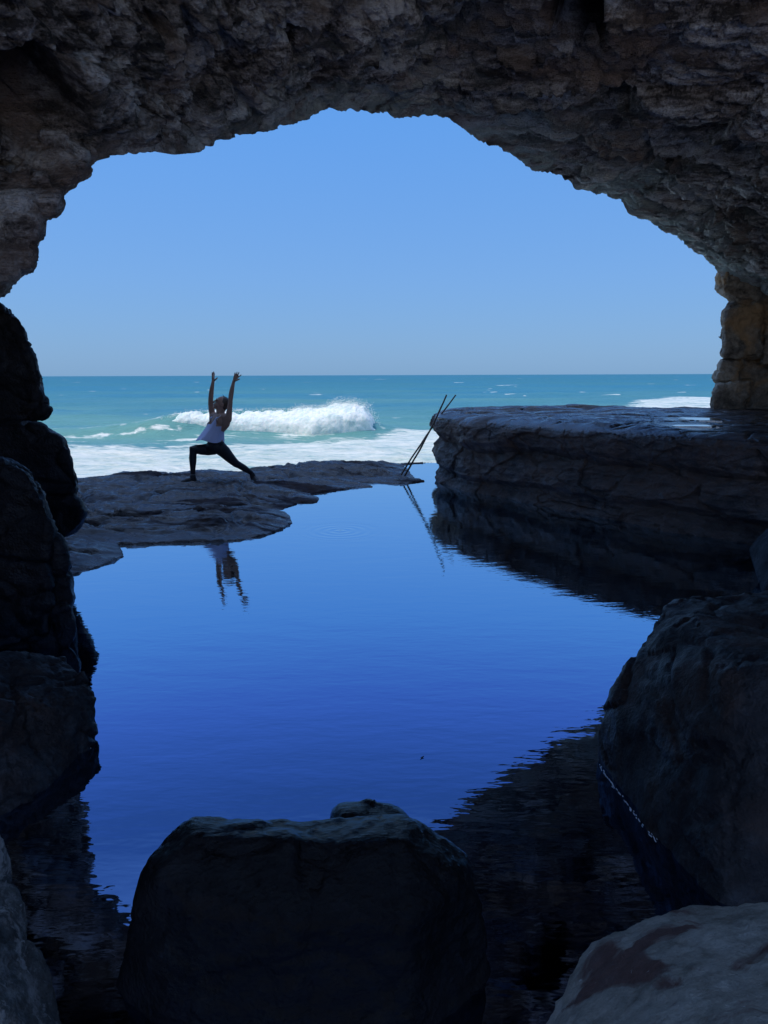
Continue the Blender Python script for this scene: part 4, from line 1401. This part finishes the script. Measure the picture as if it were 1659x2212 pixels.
K.tube([ankR + up * .012, ankR - up * .03], [.032, .034]); K.build('sock', m_sock, .006, 1, person)

# hair, pulled back, with a loose wisp on top
Hh = Parts()
Hh.ell(hc + hu * .024 - fd * .022, hl * .074, fd * .079, hu * .082)
Hh.ell(hc - fd * .050 - hu * .01, hl * .066, fd * .052, hu * .07)
Hh.ell(hc - fd * .062 - hu * .075, hl * .040, fd * .032, hu * .055)
Hh.tube([hc + hu * .10 + fd * .01, hc + hu * .108 + fd * .03, hc + hu * .110 + fd * .05], [.006, .004, .002], 8)
# keep the face clear: cut everything in front of the hairline
me = remesh('hair', Hh.V, Hh.F, .006, 2)
co = np.empty(len(me.vertices) * 3); me.vertices.foreach_get('co', co); co = co.reshape(-1, 3)
rel = co - hc
fa = rel @ fd; fu = rel @ hu; fl_ = rel @ hl
lim = .030 + .55 * np.maximum(fu, -.02) * .6
over = np.maximum(fa - lim, 0) * (fu < .10)
co -= fd * over[:, None] * .95
co += nrm((1, 0, 0)) * 0 + (.002 * perlin(co * 90))[:, None] * nrm(hu)
me.vertices.foreach_set('co', (co - np.array(parent_loc)).ravel())
me.polygons.foreach_set('use_smooth', np.ones(len(me.polygons), bool))
me.materials.clear(); me.materials.append(m_hair)
ho = bpy.data.objects.new('hair', me); COL.objects.link(ho); ho.parent = person
for s in (-1, 1):
    e = Parts()
    e.ell(hc + hu * .010 + fd * .0735 + hl * s * .029, hl * .012, fd * .010, hu * .006)
    e.build('eye', m_hair, .003, 1, person)

# sleeveless top: a loft from flared hem to scooped neckline with straps
def build_top():
    nu, nv = 96, 60
    # rows: centre, left-right half width, front-back half depth, hem tilt
    keys = [(0.0, J(532, 1078), .178, .156), (.12, J(542, 1040), .170, .149), (.35, J(562, 960), .150, .128), (.6, J(590, 880), .139, .114), (.8, J(606, 820), .134, .108), (1.0, J(618, 775), .128, .098)]
    ks = np.array([k[0] for k in keys])
    C = np.array([k[1] for k in keys]); Aw = np.array([k[2] for k in keys]); Bd = np.array([k[3] for k in keys])
    th = np.linspace(0, 2 * np.pi, nu, endpoint=False)     # 0 = left, pi/2 = front
    v = np.linspace(0, 1, nv)
    V = np.zeros((nu, nv, 3))
    for i, t in enumerate(th):
        c, s = math.cos(t), math.sin(t)
        # top edge of this column: straps high, neckline and armholes low
        front = max(s, 0) ** 1.0
        strap = math.exp(-((abs(c) - .62) / .17) ** 2)
        top = .70 + .30 * strap if s > 0 else .78 + .22 * strap
        if abs(c) > .86: top = .62
        vv = v * top
        cx = np.stack([np.interp(vv, ks, C[:, k]) for k in range(3)], -1)
        a = np.interp(vv, ks, Aw); b = np.interp(vv, ks, Bd)
        fold = 1 + .045 * np.sin(t * 7 + 1) * (1 - vv) ** 1.2 + .02 * np.sin(t * 13 + 4 * vv) * (1 - vv)
        V[i] = cx + lft * (a * fold * c)[:, None] + fwd * (b * fold * s)[:, None]
        # hem: front kicks out and up, back lower
        V[i] += (fwd * .055 * front + up * .030 * front - up * .022 * max(-s, 0))[None] * ((1 - vv) ** 2)[:, None]
        V[i] += np.array([0, 0, -.012]) * ((1 - vv) ** 3)[:, None] * math.sin(t * 4 + .5)
    Vf = V.reshape(-1, 3)
    Fc = grid_faces(nu, nv, wrap_u=True)
    o = mesh_np('sleeveless_top', Vf, Fc, m_top, parent=person)
    md = o.modifiers.new('cloth', 'SOLIDIFY'); md.thickness = .004; md.offset = 1
    # straps over the shoulders
    for sgn, sh, nm in ((1, J(700, 745, -.07), 'a'), (-1, J(580, 735, .07), 'b')):
        t = math.acos(.62 * sgn)
        i = int(round(t / (2 * math.pi) * nu)) % nu
        f0 = V[i, -1]
        ib = int(round((2 * math.pi - t) / (2 * math.pi) * nu)) % nu
        b0 = V[ib, -1]
        a = np.linspace(0, 1, 14)[:, None]
        mid = sh + up * .045
        Pth = (1 - a) ** 2 * f0 + 2 * a * (1 - a) * mid + a * a * b0
        wdir = nrm(np.cross(nrm(b0 - f0), up)) * .024
        Vs = np.concatenate([Pth - wdir, Pth + wdir]).reshape(2, 14, 3)
        st = mesh_np('strap', Vs.reshape(-1, 3), grid_faces(2, 14), m_top, parent=person)
        st.parent = o
        m2 = st.modifiers.new('cloth', 'SOLIDIFY'); m2.thickness = .005; m2.offset = 0
    return o


build_top()
# pendant on a cord at the neckline
Nk = Parts()
Nk.tube([J(600, 735, -.05), J(596, 765, -.10), J(602, 790, -.12), J(622, 765, -.13), J(650, 735, -.11)], .0022, 6)
Nk.ell(J(602, 793, -.125), np.array([.008, 0, 0]), np.array([0, .004, 0]), np.array([0, 0, .009]))
nk = mesh_np('necklace', Nk.V, np.array(Nk.F, dtype=object), m_metal, parent=person)
